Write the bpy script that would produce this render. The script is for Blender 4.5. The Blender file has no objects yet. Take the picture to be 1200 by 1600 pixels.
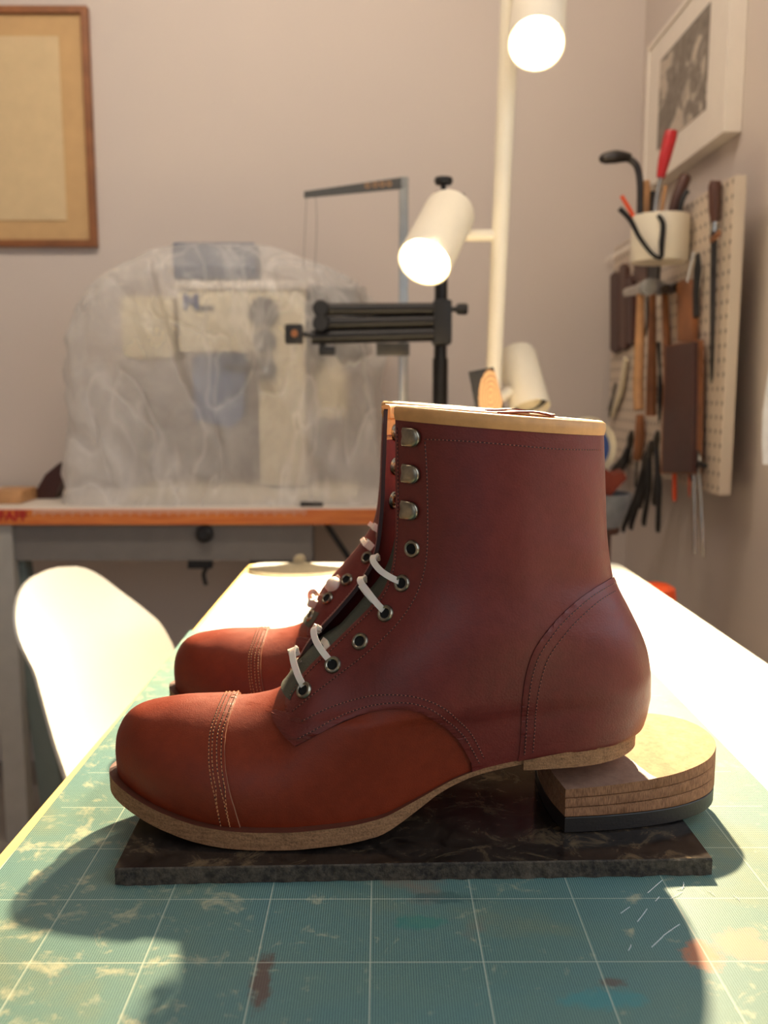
import bpy, bmesh, math, random
from mathutils import Vector, Matrix, noise
from mathutils.geometry import delaunay_2d_cdt
random.seed(7)
C = bpy.context.scene.collection
sc = bpy.context.scene
PI = math.pi

# ------------------------------------------------------------------ camera
FPX = 1410.0
TH = math.atan(190.0 / FPX)
PS = math.atan(6.0 / FPX)
CAM = Vector((0, 0, 0.25))
FWD = Vector((math.sin(PS) * math.cos(TH), math.cos(PS) * math.cos(TH), -math.sin(TH)))
RGT = Vector((math.cos(PS), -math.sin(PS), 0))
UPV = RGT.cross(FWD)
cam = bpy.data.objects.new('camera', bpy.data.cameras.new('camera'))
C.objects.link(cam)
cam.matrix_world = Matrix.Translation(CAM) @ Matrix((RGT, UPV, -FWD)).transposed().to_4x4()
cam.data.sensor_fit = 'VERTICAL'
cam.data.sensor_height = 36.0
cam.data.lens = FPX / 1600 * 36
cam.data.clip_start = 0.02
cam.data.dof.use_dof = True
cam.data.dof.focus_distance = 0.50
cam.data.dof.aperture_fstop = 9.0
sc.camera = cam

# ------------------------------------------------------------------ world, lights, exposure
sc.view_settings.view_transform = 'Standard'
sc.view_settings.look = 'None'
sc.view_settings.gamma = 1
sc.view_settings.use_curve_mapping = False
sc.view_settings.exposure = 0.0
W = bpy.data.worlds.new('world'); sc.world = W
W.use_nodes = True
W.node_tree.nodes['Background'].inputs[0].default_value = (0.68, 0.82, 1.0, 1)
W.node_tree.nodes['Background'].inputs[1].default_value = 0.30


def area_light(name, loc, target, sx, sy, power, col):
    d = bpy.data.lights.new(name, 'AREA'); d.shape = 'RECTANGLE'
    d.size = sx; d.size_y = sy; d.energy = power; d.color = col
    o = bpy.data.objects.new(name, d); C.objects.link(o)
    o.location = loc
    o.rotation_euler = (Vector(target) - Vector(loc)).to_track_quat('-Z', 'Y').to_euler()
    return o


# daylight coming through the window opening in the right wall
area_light('window_daylight', (0.80, 0.15, 0.75), (-0.5, 0.55, 0.15), 1.3, 1.0, 8.5, (0.78, 0.89, 1.0))
# added soft fill from behind the camera, no window is built there
area_light('rear_added_fill', (-0.7, -1.9, 1.0), (0.1, 1.5, 0.35), 1.6, 1.4, 4.8, (1.0, 0.96, 0.94))
# added warm fill near the ceiling to brighten the back wall, no fixture
area_light('back_wall_added_fill', (-0.35, 1.15, 1.70), (-0.3, 2.42, 0.75), 1.4, 0.25, 20.0, (1.0, 0.86, 0.72))

# ------------------------------------------------------------------ pixel helpers (turn a photo pixel into a world point at a known depth)
def ray(px, py):
    return FWD * FPX + RGT * (px - 600) + UPV * (800 - py)
def PY(px, py, Y):
    d = ray(px, py); return CAM + d * (Y / d.y)
def PZ(px, py, z):
    d = ray(px, py); return CAM + d * ((z - CAM.z) / d.z)
def PX(px, py, X):
    d = ray(px, py); return CAM + d * (X / d.x)

# ------------------------------------------------------------------ materials
def srgb(r, g, b):
    f = lambda c: (c / 255 / 12.92) if c / 255 <= 0.04045 else ((c / 255 + 0.055) / 1.055) ** 2.4
    return (f(r), f(g), f(b), 1)


class NT:
    def __init__(s, name):
        s.m = bpy.data.materials.new(name); s.m.use_nodes = True
        s.t = s.m.node_tree; s.b = s.t.nodes['Principled BSDF']; s.out = s.t.nodes['Material Output']
    def n(s, typ, **kw):
        nd = s.t.nodes.new(typ)
        for k, v in kw.items(): setattr(nd, k, v)
        return nd
    def link(s, a, b): s.t.links.new(a, b)
    def coord(s, kind='Object'):
        return s.n('ShaderNodeTexCoord').outputs[kind]
    def mapping(s, src, scale=(1, 1, 1), rot=(0, 0, 0), loc=(0, 0, 0)):
        m = s.n('ShaderNodeMapping'); m.inputs['Scale'].default_value = scale
        m.inputs['Rotation'].default_value = rot; m.inputs['Location'].default_value = loc
        s.link(src, m.inputs[0]); return m.outputs[0]
    def noise(s, vec, scale, detail=4, rough=0.5, dist=0.0):
        m = s.n('ShaderNodeTexNoise'); m.inputs['Scale'].default_value = scale
        m.inputs['Detail'].default_value = detail; m.inputs['Roughness'].default_value = rough
        m.inputs['Distortion'].default_value = dist
        s.link(vec, m.inputs['Vector']); return m.outputs['Fac']
    def voro(s, vec, scale, feature='F1', out='Distance'):
        m = s.n('ShaderNodeTexVoronoi', feature=feature); m.inputs['Scale'].default_value = scale
        s.link(vec, m.inputs['Vector']); return m.outputs[out]
    def ramp(s, fac, stops):
        r = s.n('ShaderNodeValToRGB'); el = r.color_ramp.elements
        while len(el) < len(stops): el.new(0.5)
        for e, (p, c) in zip(el, stops):
            e.position = p; e.color = c if len(c) == 4 else (*c, 1)
        s.link(fac, r.inputs[0]); return r.outputs[0]
    def mix(s, fac, a, b, blend='MIX'):
        m = s.n('ShaderNodeMix', data_type='RGBA', blend_type=blend)
        for src, i in ((fac, 0), (a, 6), (b, 7)):
            if isinstance(src, (int, float)): m.inputs[i].default_value = src
            elif isinstance(src, tuple): m.inputs[i].default_value = src
            else: s.link(src, m.inputs[i])
        return m.outputs[2]
    def math(s, op, a, b=None, c=None, clamp=False):
        m = s.n('ShaderNodeMath', operation=op, use_clamp=clamp)
        for i, v in enumerate((a, b, c)):
            if v is None: continue
            if isinstance(v, (int, float)): m.inputs[i].default_value = v
            else: s.link(v, m.inputs[i])
        return m.outputs[0]
    def sep(s, vec):
        m = s.n('ShaderNodeSeparateXYZ'); s.link(vec, m.inputs[0]); return m.outputs
    def bump(s, h, strength=0.3, dist=0.001, prev=None):
        b = s.n('ShaderNodeBump'); b.inputs['Strength'].default_value = strength
        b.inputs['Distance'].default_value = dist; s.link(h, b.inputs['Height'])
        if prev is not None: s.link(prev, b.inputs['Normal'])
        return b.outputs[0]
    def set(s, **kw):
        al = {'color': 'Base Color', 'rough': 'Roughness', 'metal': 'Metallic', 'normal': 'Normal', 'spec': 'Specular IOR Level',
              'coat': 'Coat Weight', 'coatr': 'Coat Roughness', 'sheen': 'Sheen Weight', 'sub': 'Subsurface Weight', 'subs': 'Subsurface Scale'}
        for k, v in kw.items():
            i = s.b.inputs[al[k]]
            if isinstance(v, bpy.types.NodeSocket): s.link(v, i)
            else: i.default_value = v
        return s


def simple(name, rgb, rough=0.5, metal=0.0, var=0.08, nscale=30, bump=0.1, bscale=300, bd=0.0005, **kw):
    t = NT(name); co = t.coord()
    c = srgb(*rgb)
    nz = t.noise(co, nscale)
    lo = tuple(x * (1 - var) for x in c[:3]) + (1,); hi = tuple(min(1, x * (1 + var)) for x in c[:3]) + (1,)
    t.set(color=t.ramp(nz, [(0.3, lo), (0.7, hi)]), rough=rough, metal=metal, **kw)
    if bump: t.set(normal=t.bump(t.noise(co, bscale), bump, bd))
    return t.m


def leather(name, rgb, rough=0.45, grain=900, bs=0.25, var=0.22, coat=0.15, spec=0.4):
    t = NT(name); co = t.coord(); c = srgb(*rgb)
    n1 = t.noise(co, 14, 5, 0.6); n2 = t.noise(co, 160, 3)
    dk = tuple(x * (1 - var) for x in c[:3]) + (1,); lt = tuple(min(1, x * (1 + var)) for x in c[:3]) + (1,)
    col = t.ramp(n1, [(0.3, dk), (0.7, lt)])
    col = t.mix(0.3, col, t.ramp(n2, [(0.35, tuple(x * 0.75 for x in c[:3])), (0.65, tuple(min(1, x * 1.2) for x in c[:3]))]))
    v = t.voro(co, grain); cr = t.noise(t.mapping(co, (1, 1, 1.6)), 220, 4, 0.6, 0.6)
    b1 = t.bump(v, bs, 0.0003); b2 = t.bump(cr, bs * 0.8, 0.0006, b1)
    t.set(color=col, rough=t.ramp(n2, [(0.2, (rough - .06,) * 3), (0.8, (rough + .08,) * 3)]), normal=b2, coat=coat, coatr=0.35, spec=spec)
    return t.m


def rawedge(name, rgb):
    t = NT(name); co = t.coord(); c = srgb(*rgb)
    n = t.noise(co, 900, 4, 0.7); n2 = t.noise(t.mapping(co, (1, 1, 6)), 120, 4, 0.6)
    col = t.mix(0.5, t.ramp(n, [(0.3, tuple(x * 0.35 for x in c[:3])), (0.62, tuple(min(1, x * 1.5) for x in c[:3]))]),
                t.ramp(n2, [(0.35, tuple(x * 0.5 for x in c[:3])), (0.65, tuple(min(1, x * 1.2) for x in c[:3]))]))
    t.set(color=col, rough=0.85, normal=t.bump(n, 0.7, 0.001), spec=0.2)
    return t.m


M = {}
M['upper'] = leather('shaft leather', (104, 34, 26), 0.42, coat=0.12)
M['vamp'] = leather('vamp leather', (120, 42, 17), 0.46, 1300, 0.22, 0.15, 0.05, 0.3)
M['edge'] = simple('burnished leather edge and groove shade', (44, 17, 18), 0.5)
M['capedge'] = simple('pale cut edge', (150, 105, 80), 0.5)
M['innerleather'] = simple('inner flap leather', (92, 24, 24), 0.7, bump=0.3)
M['tan'] = leather('tan lining leather', (204, 150, 92), 0.5, 900, 0.15, 0.08, 0.0)
M['green'] = simple('green canvas tongue', (72, 74, 62), 0.9, bscale=900, bump=0.5)
M['thread'] = simple('brown thread', (150, 84, 66), 0.7)
M['thread_lt'] = simple('tan thread', (188, 125, 80), 0.7)
M['welt'] = leather('welt top', (92, 48, 34), 0.5, 900, 0.2, 0.2, 0.1)
M['raw'] = rawedge('raw leather sole edge', (152, 112, 80))
M['raw2'] = rawedge('raw heel lift edge', (150, 104, 74))
M['nickel'] = simple('aged nickel', (150, 142, 125), 0.3, 1.0, var=0.2, nscale=200)
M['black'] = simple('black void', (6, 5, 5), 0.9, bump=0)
M['tie'] = simple('nylon cable tie', (225, 212, 198), 0.4, bump=0, sub=0.3, subs=0.002)
M['rubber'] = simple('black rubber', (34, 29, 28), 0.5, bscale=600, bump=0.3)
M['whitepaint'] = simple('white painted metal', (234, 224, 204), 0.35, var=0.02, bump=0.02)
M['blackmetal'] = simple('black anodised tube', (26, 23, 22), 0.38, 0.3, var=0.1)
M['blackplastic'] = simple('black plastic', (22, 20, 20), 0.5)
M['alu'] = simple('brushed aluminium', (178, 180, 178), 0.3, 0.9)
M['darkalu'] = simple('grey steel arm', (92, 90, 86), 0.4, 0.7)
M['steel'] = simple('polished steel', (190, 188, 182), 0.18, 1.0, var=0.15, nscale=80)
M['darksteel'] = simple('dark forged steel', (70, 66, 64), 0.35, 0.9, var=0.3)
M['wood_tan'] = simple('beech handle', (186, 138, 92), 0.5, var=0.2, nscale=25)
M['wood_brown'] = simple('brown wood handle', (140, 88, 52), 0.5, var=0.25, nscale=25)
M['wood_dark'] = simple('dark wood', (78, 46, 34), 0.45, var=0.25, nscale=25)
M['leather_dark'] = leather('dark brown leather', (66, 34, 28), 0.5)
M['red'] = simple('red handle plastic', (180, 30, 34), 0.35, var=0.1)
M['orange'] = simple('orange plastic', (225, 80, 30), 0.4)
M['cream'] = simple('cream enamel', (222, 208, 176), 0.4, var=0.03, bump=0.02)
M['greyframe'] = simple('grey painted steel', (118, 112, 106), 0.5, var=0.05)
M['greyleg'] = simple('pale grey steel leg', (168, 164, 156), 0.5, var=0.05)
M['tealleg'] = simple('grey green steel leg', (108, 118, 112), 0.5, var=0.05)
M['bluecloth'] = simple('blue cloth', (92, 112, 150), 0.9)
M['bluegrey'] = simple('blue grey plastic', (78, 92, 118), 0.5)
M['greyplastic'] = simple('dark grey plastic', (82, 80, 80), 0.5)
M['blue'] = simple('blue plastic', (38, 70, 130), 0.4)
M['bowl'] = simple('grey stone bowl', (120, 124, 128), 0.5, var=0.2, nscale=40)
M['chair'] = simple('white moulded shell', (240, 238, 228), 0.35, var=0.01, bump=0)
M['paper'] = simple('cream art paper', (206, 182, 142), 0.8, var=0.04)
M['matboard'] = simple('tan mount board', (196, 160, 112), 0.8, var=0.04)
M['framewood'] = simple('oak picture frame', (136, 84, 46), 0.5, var=0.2, nscale=20)
M['offwhite'] = simple('white frame lacquer', (226, 216, 204), 0.5, var=0.02)
M['curtain'] = simple('white cotton cloth', (235, 238, 242), 0.9)


def wallmat(name, rgb):
    t = NT(name); co = t.coord(); c = srgb(*rgb)
    n = t.noise(co, 1.2, 3)
    t.set(color=t.ramp(n, [(0.3, tuple(x * 0.96 for x in c[:3])), (0.7, c)]), rough=0.85, normal=t.bump(t.noise(co, 180, 4), 0.12, 0.001), spec=0.2)
    return t.m
M['wall'] = wallmat('painted plaster', (206, 194, 185))
M['ceil'] = wallmat('ceiling plaster', (215, 208, 200))
M['floor'] = simple('grey floor', (150, 142, 134), 0.6, var=0.1, nscale=4)
M['tabletop'] = simple('white laminate', (212, 212, 206), 0.25, var=0.01, bump=0.01)
M['tableedge'] = simple('pale plywood edge', (226, 190, 120), 0.5, var=0.08)


def orangewood():
    t = NT('orange laminated wood edge'); co = t.coord()
    n = t.noise(t.mapping(co, (3, 30, 60)), 3, 4, 0.6)
    col = t.ramp(n, [(0.3, srgb(196, 92, 30)), (0.7, srgb(232, 142, 66))])
    t.set(color=col, rough=0.35, coat=0.3)
    return t.m
M['orangewood'] = orangewood()


def granite():
    t = NT('polished dark granite'); co = t.coord()
    n = t.noise(co, 45, 8, 0.7, 0.8); v = t.noise(t.mapping(co, (1, 1.8, 1)), 16, 6, 0.7, 2.5)
    col = t.ramp(n, [(0.35, srgb(14, 13, 14)), (0.55, srgb(46, 40, 36)), (0.68, srgb(98, 82, 62))])
    col = t.mix(t.ramp(v, [(0.56, (0, 0, 0)), (0.66, (0.6, 0.6, 0.6))]), col, srgb(104, 88, 66))
    t.set(color=col, rough=t.ramp(v, [(0.3, (0.10,) * 3), (0.7, (0.25,) * 3)]), normal=t.bump(v, 0.08, 0.0005), spec=0.5)
    return t.m
M['granite'] = granite()
t = NT('rough sawn granite edge'); co = t.coord(); n = t.noise(co, 260, 6, 0.7); n2 = t.noise(co, 40, 5, 0.6)
t.set(color=t.mix(0.5, t.ramp(n, [(0.4, srgb(14, 12, 12)), (0.68, srgb(112, 100, 84))]), t.ramp(n2, [(0.35, srgb(34, 30, 28)), (0.7, srgb(96, 84, 70))])),
      rough=0.85, normal=t.bump(n, 0.8, 0.002)); M['graniteedge'] = t.m


def cutmat():
    t = NT('green cutting mat'); co = t.coord(); s = t.sep(co)
    def lines(ax, pitch, off, w):
        a = t.math('MULTIPLY', t.math('ADD', s[ax], 10.0 - off + w / 2), 1.0 / pitch)
        f = t.math('FRACT', a)
        return t.math('LESS_THAN', f, w / pitch)
    # fine 1 mm weave
    fx = t.math('LESS_THAN', t.math('FRACT', t.math('MULTIPLY', t.math('ADD', s[0], 10.0), 860.0)), 0.60)
    fy = t.math('LESS_THAN', t.math('FRACT', t.math('MULTIPLY', t.math('ADD', s[1], 10.0), 860.0)), 0.60)
    weave = t.math('MULTIPLY', fx, fy)
    n1 = t.noise(co, 7, 5, 0.6, 0.4); n2 = t.noise(co, 48, 6, 0.7, 0.8); n3 = t.noise(co, 90, 5, 0.7)
    base = t.ramp(n1, [(0.3, srgb(98, 140, 142)), (0.55, srgb(112, 144, 134)), (0.75, srgb(148, 150, 112))])
    dark = t.ramp(n2, [(0.3, srgb(26, 58, 66)), (0.7, srgb(46, 72, 68))])
    col = t.mix(t.math('MULTIPLY', weave, 0.95), base, dark)
    # worn scuffs and leather coloured stains
    worn = t.n('ShaderNodeMapRange'); t.link(s[0], worn.inputs[0]); worn.inputs[1].default_value = -0.02; worn.inputs[2].default_value = -0.12; worn.inputs[3].default_value = 0.0; worn.inputs[4].default_value = 0.07
    scuff = t.ramp(t.math('ADD', t.math('MULTIPLY', n2, t.math('ADD', n3, 0.45)), worn.outputs[0]), [(0.57, (0, 0, 0)), (0.72, (0.5, 0.5, 0.5))])
    col = t.mix(scuff, col, srgb(196, 186, 150))
    n4 = t.noise(t.mapping(co, (1, 1, 1), loc=(3.1, 1.7, 0)), 11, 5, 0.6, 0.3)
    st = t.ramp(n4, [(0.62, (0, 0, 0)), (0.74, (0.45, 0.45, 0.45))])
    col = t.mix(st, col, srgb(158, 104, 76))
    def blob(x, y, rx, ry, c, k):
        dx = t.math('MULTIPLY', t.math('SUBTRACT', s[0], x), 1 / rx); dy = t.math('MULTIPLY', t.math('SUBTRACT', s[1], y), 1 / ry)
        d = t.math('SQRT', t.math('ADD', t.math('MULTIPLY', dx, dx), t.math('MULTIPLY', dy, dy)))
        d = t.math('ADD', d, t.math('MULTIPLY', t.math('SUBTRACT', n3, 0.5), 1.8))
        d = t.math('ADD', d, t.math('MULTIPLY', t.math('SUBTRACT', n2, 0.5), 1.4))
        return t.mix(t.ramp(d, [(0.55, (k, k, k)), (0.95, (0, 0, 0))]), col_ref[0], c)
    col_ref = [col]
    for (px, py, rx, ry, c, k) in [(408, 1530, .0055, .022, srgb(96, 62, 52), .75), (1098, 1490, .010, .012, srgb(190, 118, 84), .8), (1165, 1478, .016, .014, srgb(190, 140, 110), .5),
                                   (660, 1440, .014, .007, srgb(38, 124, 112), .5), (955, 1535, .008, .004, srgb(96, 58, 52), .6), (940, 1560, .02, .008, srgb(44, 132, 140), .5), (690, 1402, .02, .006, srgb(50, 84, 84), .5)]:
        p = PZ(px, py, 0); col_ref[0] = blob(p.x, p.y, rx, ry, c, k)
    col = col_ref[0]
    g = t.math('MAXIMUM', lines(0, 0.05, -0.0045, 0.00045), lines(1, 0.05, 0.368, 0.00045))
    inx = t.math('MULTIPLY', t.math('GREATER_THAN', s[0], -0.193), t.math('LESS_THAN', s[0], 0.232))
    g = t.math('MULTIPLY', t.math('MULTIPLY', g, 0.65), inx)
    col = t.mix(g, col, srgb(206, 208, 186))
    t.set(color=col, rough=0.48, normal=t.bump(weave, 0.25, 0.0002), spec=0.35)
    return t.m
M['cutmat'] = cutmat()


def plastic():
    t = NT('translucent polythene'); co = t.coord()
    na = t.noise(t.mapping(co, (1, 1, 0.45), rot=(0.2, 0.5, 0.3)), 3.6, 3, 0.45, 0.8); nb = t.noise(t.mapping(co, (1, 1, 0.6), rot=(0.2, -0.7, 0.3), loc=(2, 1, 4)), 6, 3, 0.45, 0.6)
    cr = t.math('MINIMUM', t.math('ABSOLUTE', t.math('SUBTRACT', na, .5)), t.math('ABSOLUTE', t.math('SUBTRACT', nb, .5)))
    b = t.bump(t.math('POWER', cr, .6), 0.9, 0.03)
    t.set(color=(0.92, 0.89, 0.85, 1), rough=0.3, normal=b, spec=0.6)
    tr = t.n('ShaderNodeBsdfTransparent'); tl = t.n('ShaderNodeBsdfTranslucent'); tl.inputs[0].default_value = (0.8, 0.8, 0.82, 1)
    rf = t.n('ShaderNodeBsdfRefraction'); rf.inputs['IOR'].default_value = 1.0; rf.inputs['Roughness'].default_value = 0.3
    m0 = t.n('ShaderNodeMixShader'); m0.inputs[0].default_value = 0.35; t.link(t.b.outputs[0], m0.inputs[1]); t.link(tl.outputs[0], m0.inputs[2])
    m = t.n('ShaderNodeMixShader')
    f = t.ramp(t.noise(co, 7, 4, 0.6, 0.8), [(0.3, (0.58,) * 3), (0.7, (0.78,) * 3)])
    lw = t.n('ShaderNodeLayerWeight'); lw.inputs[0].default_value = 0.35; t.link(b, lw.inputs['Normal'])
    crease = t.ramp(cr, [(0.0, (0.24,) * 3), (0.016, (0.05,) * 3), (0.05, (0.0,) * 3)])
    low = t.n('ShaderNodeMapRange'); t.link(t.sep(co)[2], low.inputs[0]); low.inputs[1].default_value = 0.0; low.inputs[2].default_value = 0.35; low.inputs[3].default_value = 0.16; low.inputs[4].default_value = 0.0
    fac = t.math('SUBTRACT', t.math('SUBTRACT', t.math('SUBTRACT', f, t.math('MULTIPLY', lw.outputs['Facing'], 0.3)), crease), low.outputs[0], clamp=True)
    t.link(fac, m.inputs[0]); t.link(m0.outputs[0], m.inputs[1]); t.link(tr.outputs[0], m.inputs[2])
    t.link(m.outputs[0], t.out.inputs[0])
    return t.m
M['poly'] = plastic()


def emis(name, col, s):
    t = NT(name); t.b.inputs['Emission Color'].default_value = (*col, 1); t.b.inputs['Emission Strength'].default_value = s
    t.b.inputs['Base Color'].default_value = (1, 1, 1, 1); return t.m
M['bulb'] = emis('lit warm bulb', (1.0, 0.78, 0.42), 18.0)

# ------------------------------------------------------------------ object helpers
def tag(o, label=None, cat=None, group=None, kind=None):
    if label: o['label'] = label
    if cat: o['category'] = cat
    if group: o['group'] = group
    if kind: o['kind'] = kind
    return o
def thing(name, label, cat, loc=(0, 0, 0), group=None):
    o = bpy.data.objects.new(name, None); C.objects.link(o); o.location = loc; o.empty_display_size = 0.02
    return tag(o, label, cat, group)
def obj(name, bm, mats, parent=None, smooth=True, flip=True):
    """link bm (world coordinates) as one mesh object, parented so that it stays where it is"""
    if flip: bmesh.ops.recalc_face_normals(bm, faces=bm.faces[:])
    me = bpy.data.meshes.new(name); bm.to_mesh(me); bm.free()
    if not isinstance(mats, (list, tuple)): mats = [mats]
    for m in mats: me.materials.append(m)
    if smooth:
        for p in me.polygons: p.use_smooth = True
        try: me.set_sharp_from_angle(angle=math.radians(smooth if smooth is not True else 38))
        except Exception: pass
    o = bpy.data.objects.new(name, me); C.objects.link(o)
    if parent is not None:
        o.parent = parent
        w = Vector((0, 0, 0)); q = parent
        while q is not None: w += q.location; q = q.parent
        me.transform(Matrix.Translation(-w))
    return o
def root_obj(name, bm, mats, loc, label, cat, group=None, **kw):
    o = obj(name, bm, mats, None, **kw); o.data.transform(Matrix.Translation(-Vector(loc))); o.location = loc
    return tag(o, label, cat, group)
def struct(name, bm, m, **kw):
    o = obj(name, bm, m, None, smooth=False, **kw); o['kind'] = 'structure'; return o
def box(bm, lo, hi, bev=0.0, mi=0, mat=None):
    lo = Vector(lo); hi = Vector(hi)
    r = bmesh.ops.create_cube(bm, size=1.0)
    vs = r['verts']; c = (lo + hi) / 2; d = hi - lo
    for v in vs: v.co = Vector((v.co.x * d.x, v.co.y * d.y, v.co.z * d.z)) + c
    fs = list({f for v in vs for f in v.link_faces})
    if bev > 0:
        es = list({e for v in vs for e in v.link_edges})
        rr = bmesh.ops.bevel(bm, geom=es, offset=bev, segments=2, affect='EDGES', profile=0.6)
        fs = [f for f in rr['faces']] + [f for f in fs if f.is_valid]
        vs = list({v for f in fs for v in f.verts})
    for f in fs:
        if f.is_valid: f.material_index = mi
    if mat is not None:
        bmesh.ops.transform(bm, matrix=mat, verts=[v for v in vs if v.is_valid])
    return vs
def frame_of(d, up=None):
    d = Vector(d).normalized(); up = Vector(up) if up is not None else (Vector((0, 0, 1)) if abs(d.z) < 0.9 else Vector((0, 1, 0)))
    a = up.cross(d).normalized(); b = d.cross(a).normalized(); return a, b
def tube(bm, pts, r, seg=14, caps=True, flat=1.0, up=None, mi=0):
    pts = [Vector(p) for p in pts]
    n = len(pts); rs = r if isinstance(r, (list, tuple)) else [r] * n
    rings = []; pa = None
    for i, p in enumerate(pts):
        d = (pts[min(i + 1, n - 1)] - pts[max(i - 1, 0)])
        if d.length < 1e-9: d = Vector((0, 0, 1))
        d.normalize()
        if pa is None: a, b = frame_of(d, up)
        else:
            a = (pa - d * pa.dot(d)).normalized(); b = d.cross(a).normalized()
        pa = a
        rings.append([bm.verts.new(p + (a * math.cos(2 * PI * k / seg) + b * math.sin(2 * PI * k / seg) * flat) * rs[i]) for k in range(seg)])
    for i in range(n - 1):
        for k in range(seg):
            f = bm.faces.new((rings[i][k], rings[i][(k + 1) % seg], rings[i + 1][(k + 1) % seg], rings[i + 1][k])); f.material_index = mi
    if caps:
        for rg in (rings[0], rings[-1]):
            f = bm.faces.new(rg); f.material_index = mi
    return rings
def spline(pts, n=8):
    pts = [Vector(p) for p in pts]; out = []
    for i in range(len(pts) - 1):
        p0 = pts[max(i - 1, 0)]; p1 = pts[i]; p2 = pts[i + 1]; p3 = pts[min(i + 2, len(pts) - 1)]
        for k in range(n):
            t = k / n
            out.append(0.5 * ((2 * p1) + (p2 - p0) * t + (2 * p0 - 5 * p1 + 4 * p2 - p3) * t * t + (3 * p1 - p0 - 3 * p2 + p3) * t ** 3))
    out.append(pts[-1]); return out
def ribbon(bm, pts, w, th, nrm, mi=0):
    """flat strap along pts; nrm = list of normals of the flat side"""
    rings = []
    for i, p in enumerate(pts):
        d = (pts[min(i + 1, len(pts) - 1)] - pts[max(i - 1, 0)]).normalized()
        n = nrm[i] - d * nrm[i].dot(d); n.normalize(); s = d.cross(n)
        rings.append([bm.verts.new(p + s * (a * w / 2) + n * (b * th / 2)) for a, b in ((-1, -1), (1, -1), (1, 1), (-1, 1))])
    for i in range(len(rings) - 1):
        for k in range(4):
            bm.faces.new((rings[i][k], rings[i][(k + 1) % 4], rings[i + 1][(k + 1) % 4], rings[i + 1][k]))
    bm.faces.new(rings[0]); bm.faces.new(rings[-1])
def lathe(bm, prof, origin, axis, seg=32, mi=0, up=None):
    """prof: list of (r, h) along axis"""
    d = Vector(axis).normalized(); a, b = frame_of(d, up); origin = Vector(origin)
    rings = []
    for r, h in prof:
        if r < 1e-6: rings.append([bm.verts.new(origin + d * h)])
        else: rings.append([bm.verts.new(origin + d * h + (a * math.cos(2 * PI * k / seg) + b * math.sin(2 * PI * k / seg)) * r) for k in range(seg)])
    for i in range(len(rings) - 1):
        A, B = rings[i], rings[i + 1]
        for k in range(seg):
            k2 = (k + 1) % seg
            if len(A) == 1 and len(B) == 1: continue
            if len(A) == 1: f = bm.faces.new((A[0], B[k], B[k2]))
            elif len(B) == 1: f = bm.faces.new((A[k], A[k2], B[0]))
            else: f = bm.faces.new((A[k], A[k2], B[k2], B[k]))
            f.material_index = mi
def prism(bm, pts, ext, mi=0):
    """polygon pts extruded by vector ext"""
    ext = Vector(ext); A = [bm.verts.new(Vector(p)) for p in pts]; B = [bm.verts.new(Vector(p) + ext) for p in pts]
    n = len(pts); fs = [bm.faces.new(A), bm.faces.new(list(reversed(B)))]
    for i in range(n): fs.append(bm.faces.new((A[i], B[i], B[(i + 1) % n], A[(i + 1) % n])))
    for f in fs: f.material_index = mi
def BM(): return bmesh.new()
def interp(x, tab):
    if x <= tab[0][0]: return tab[0][1]
    for (x0, y0), (x1, y1) in zip(tab, tab[1:]):
        if x <= x1:
            t = (x - x0) / (x1 - x0); return y0 + (y1 - y0) * t
    return tab[-1][1]
def smoothtab(x, tab):
    """Catmull-Rom through a table of (x, value)"""
    xs = [a for a, _ in tab]; ys = [b for _, b in tab]; n = len(xs)
    if x <= xs[0]: return ys[0]
    if x >= xs[-1]: return ys[-1]
    i = 0
    while x > xs[i + 1]: i += 1
    h = xs[i + 1] - xs[i]; t = (x - xs[i]) / h
    def m(j):
        if j == 0: return (ys[1] - ys[0]) / (xs[1] - xs[0])
        if j == n - 1: return (ys[-1] - ys[-2]) / (xs[-1] - xs[-2])
        return (ys[j + 1] - ys[j - 1]) / (xs[j + 1] - xs[j - 1])
    return ((2 * t ** 3 - 3 * t * t + 1) * ys[i] + (t ** 3 - 2 * t * t + t) * h * m(i) + (-2 * t ** 3 + 3 * t * t) * ys[i + 1] + (t ** 3 - t * t) * h * m(i + 1))

# ------------------------------------------------------------------ room
FLOOR = -0.78; CEIL = 1.75; WX = 0.67; BY = 2.42; LX = -2.4; RY = -2.4
b = BM(); box(b, (LX - .1, BY, FLOOR), (WX + .1, BY + .1, CEIL)); struct('wall_back', b, M['wall'])
b = BM()
W0, W1, WZ0, WZ1 = -0.75, 0.95, 0.10, 1.35
box(b, (WX, W1, FLOOR), (WX + .1, BY, CEIL)); box(b, (WX, RY, FLOOR), (WX + .1, W0, CEIL))
box(b, (WX, W0, FLOOR), (WX + .1, W1, WZ0)); box(b, (WX, W0, WZ1), (WX + .1, W1, CEIL)); struct('wall_right', b, M['wall'])
b = BM(); box(b, (LX - .1, RY, FLOOR), (LX, BY, CEIL)); struct('wall_left', b, M['wall'])
b = BM(); box(b, (LX - .1, RY, FLOOR - .1), (WX + .1, BY + .1, FLOOR)); struct('floor', b, M['floor'])
b = BM(); box(b, (LX - .1, RY, CEIL), (WX + .1, BY + .1, CEIL + .1)); struct('ceiling', b, M['ceil'])
b = BM()
for y0, y1, z0, z1 in ((W0, W0 + .04, WZ0, WZ1), (W1 - .04, W1, WZ0, WZ1), (W0, W1, WZ0, WZ0 + .04), (W0, W1, WZ1 - .04, WZ1), (.08, .12, WZ0, WZ1)):
    box(b, (WX + .03, y0, z0), (WX + .07, y1, z1))
struct('window_1', b, M['whitepaint'])

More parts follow.
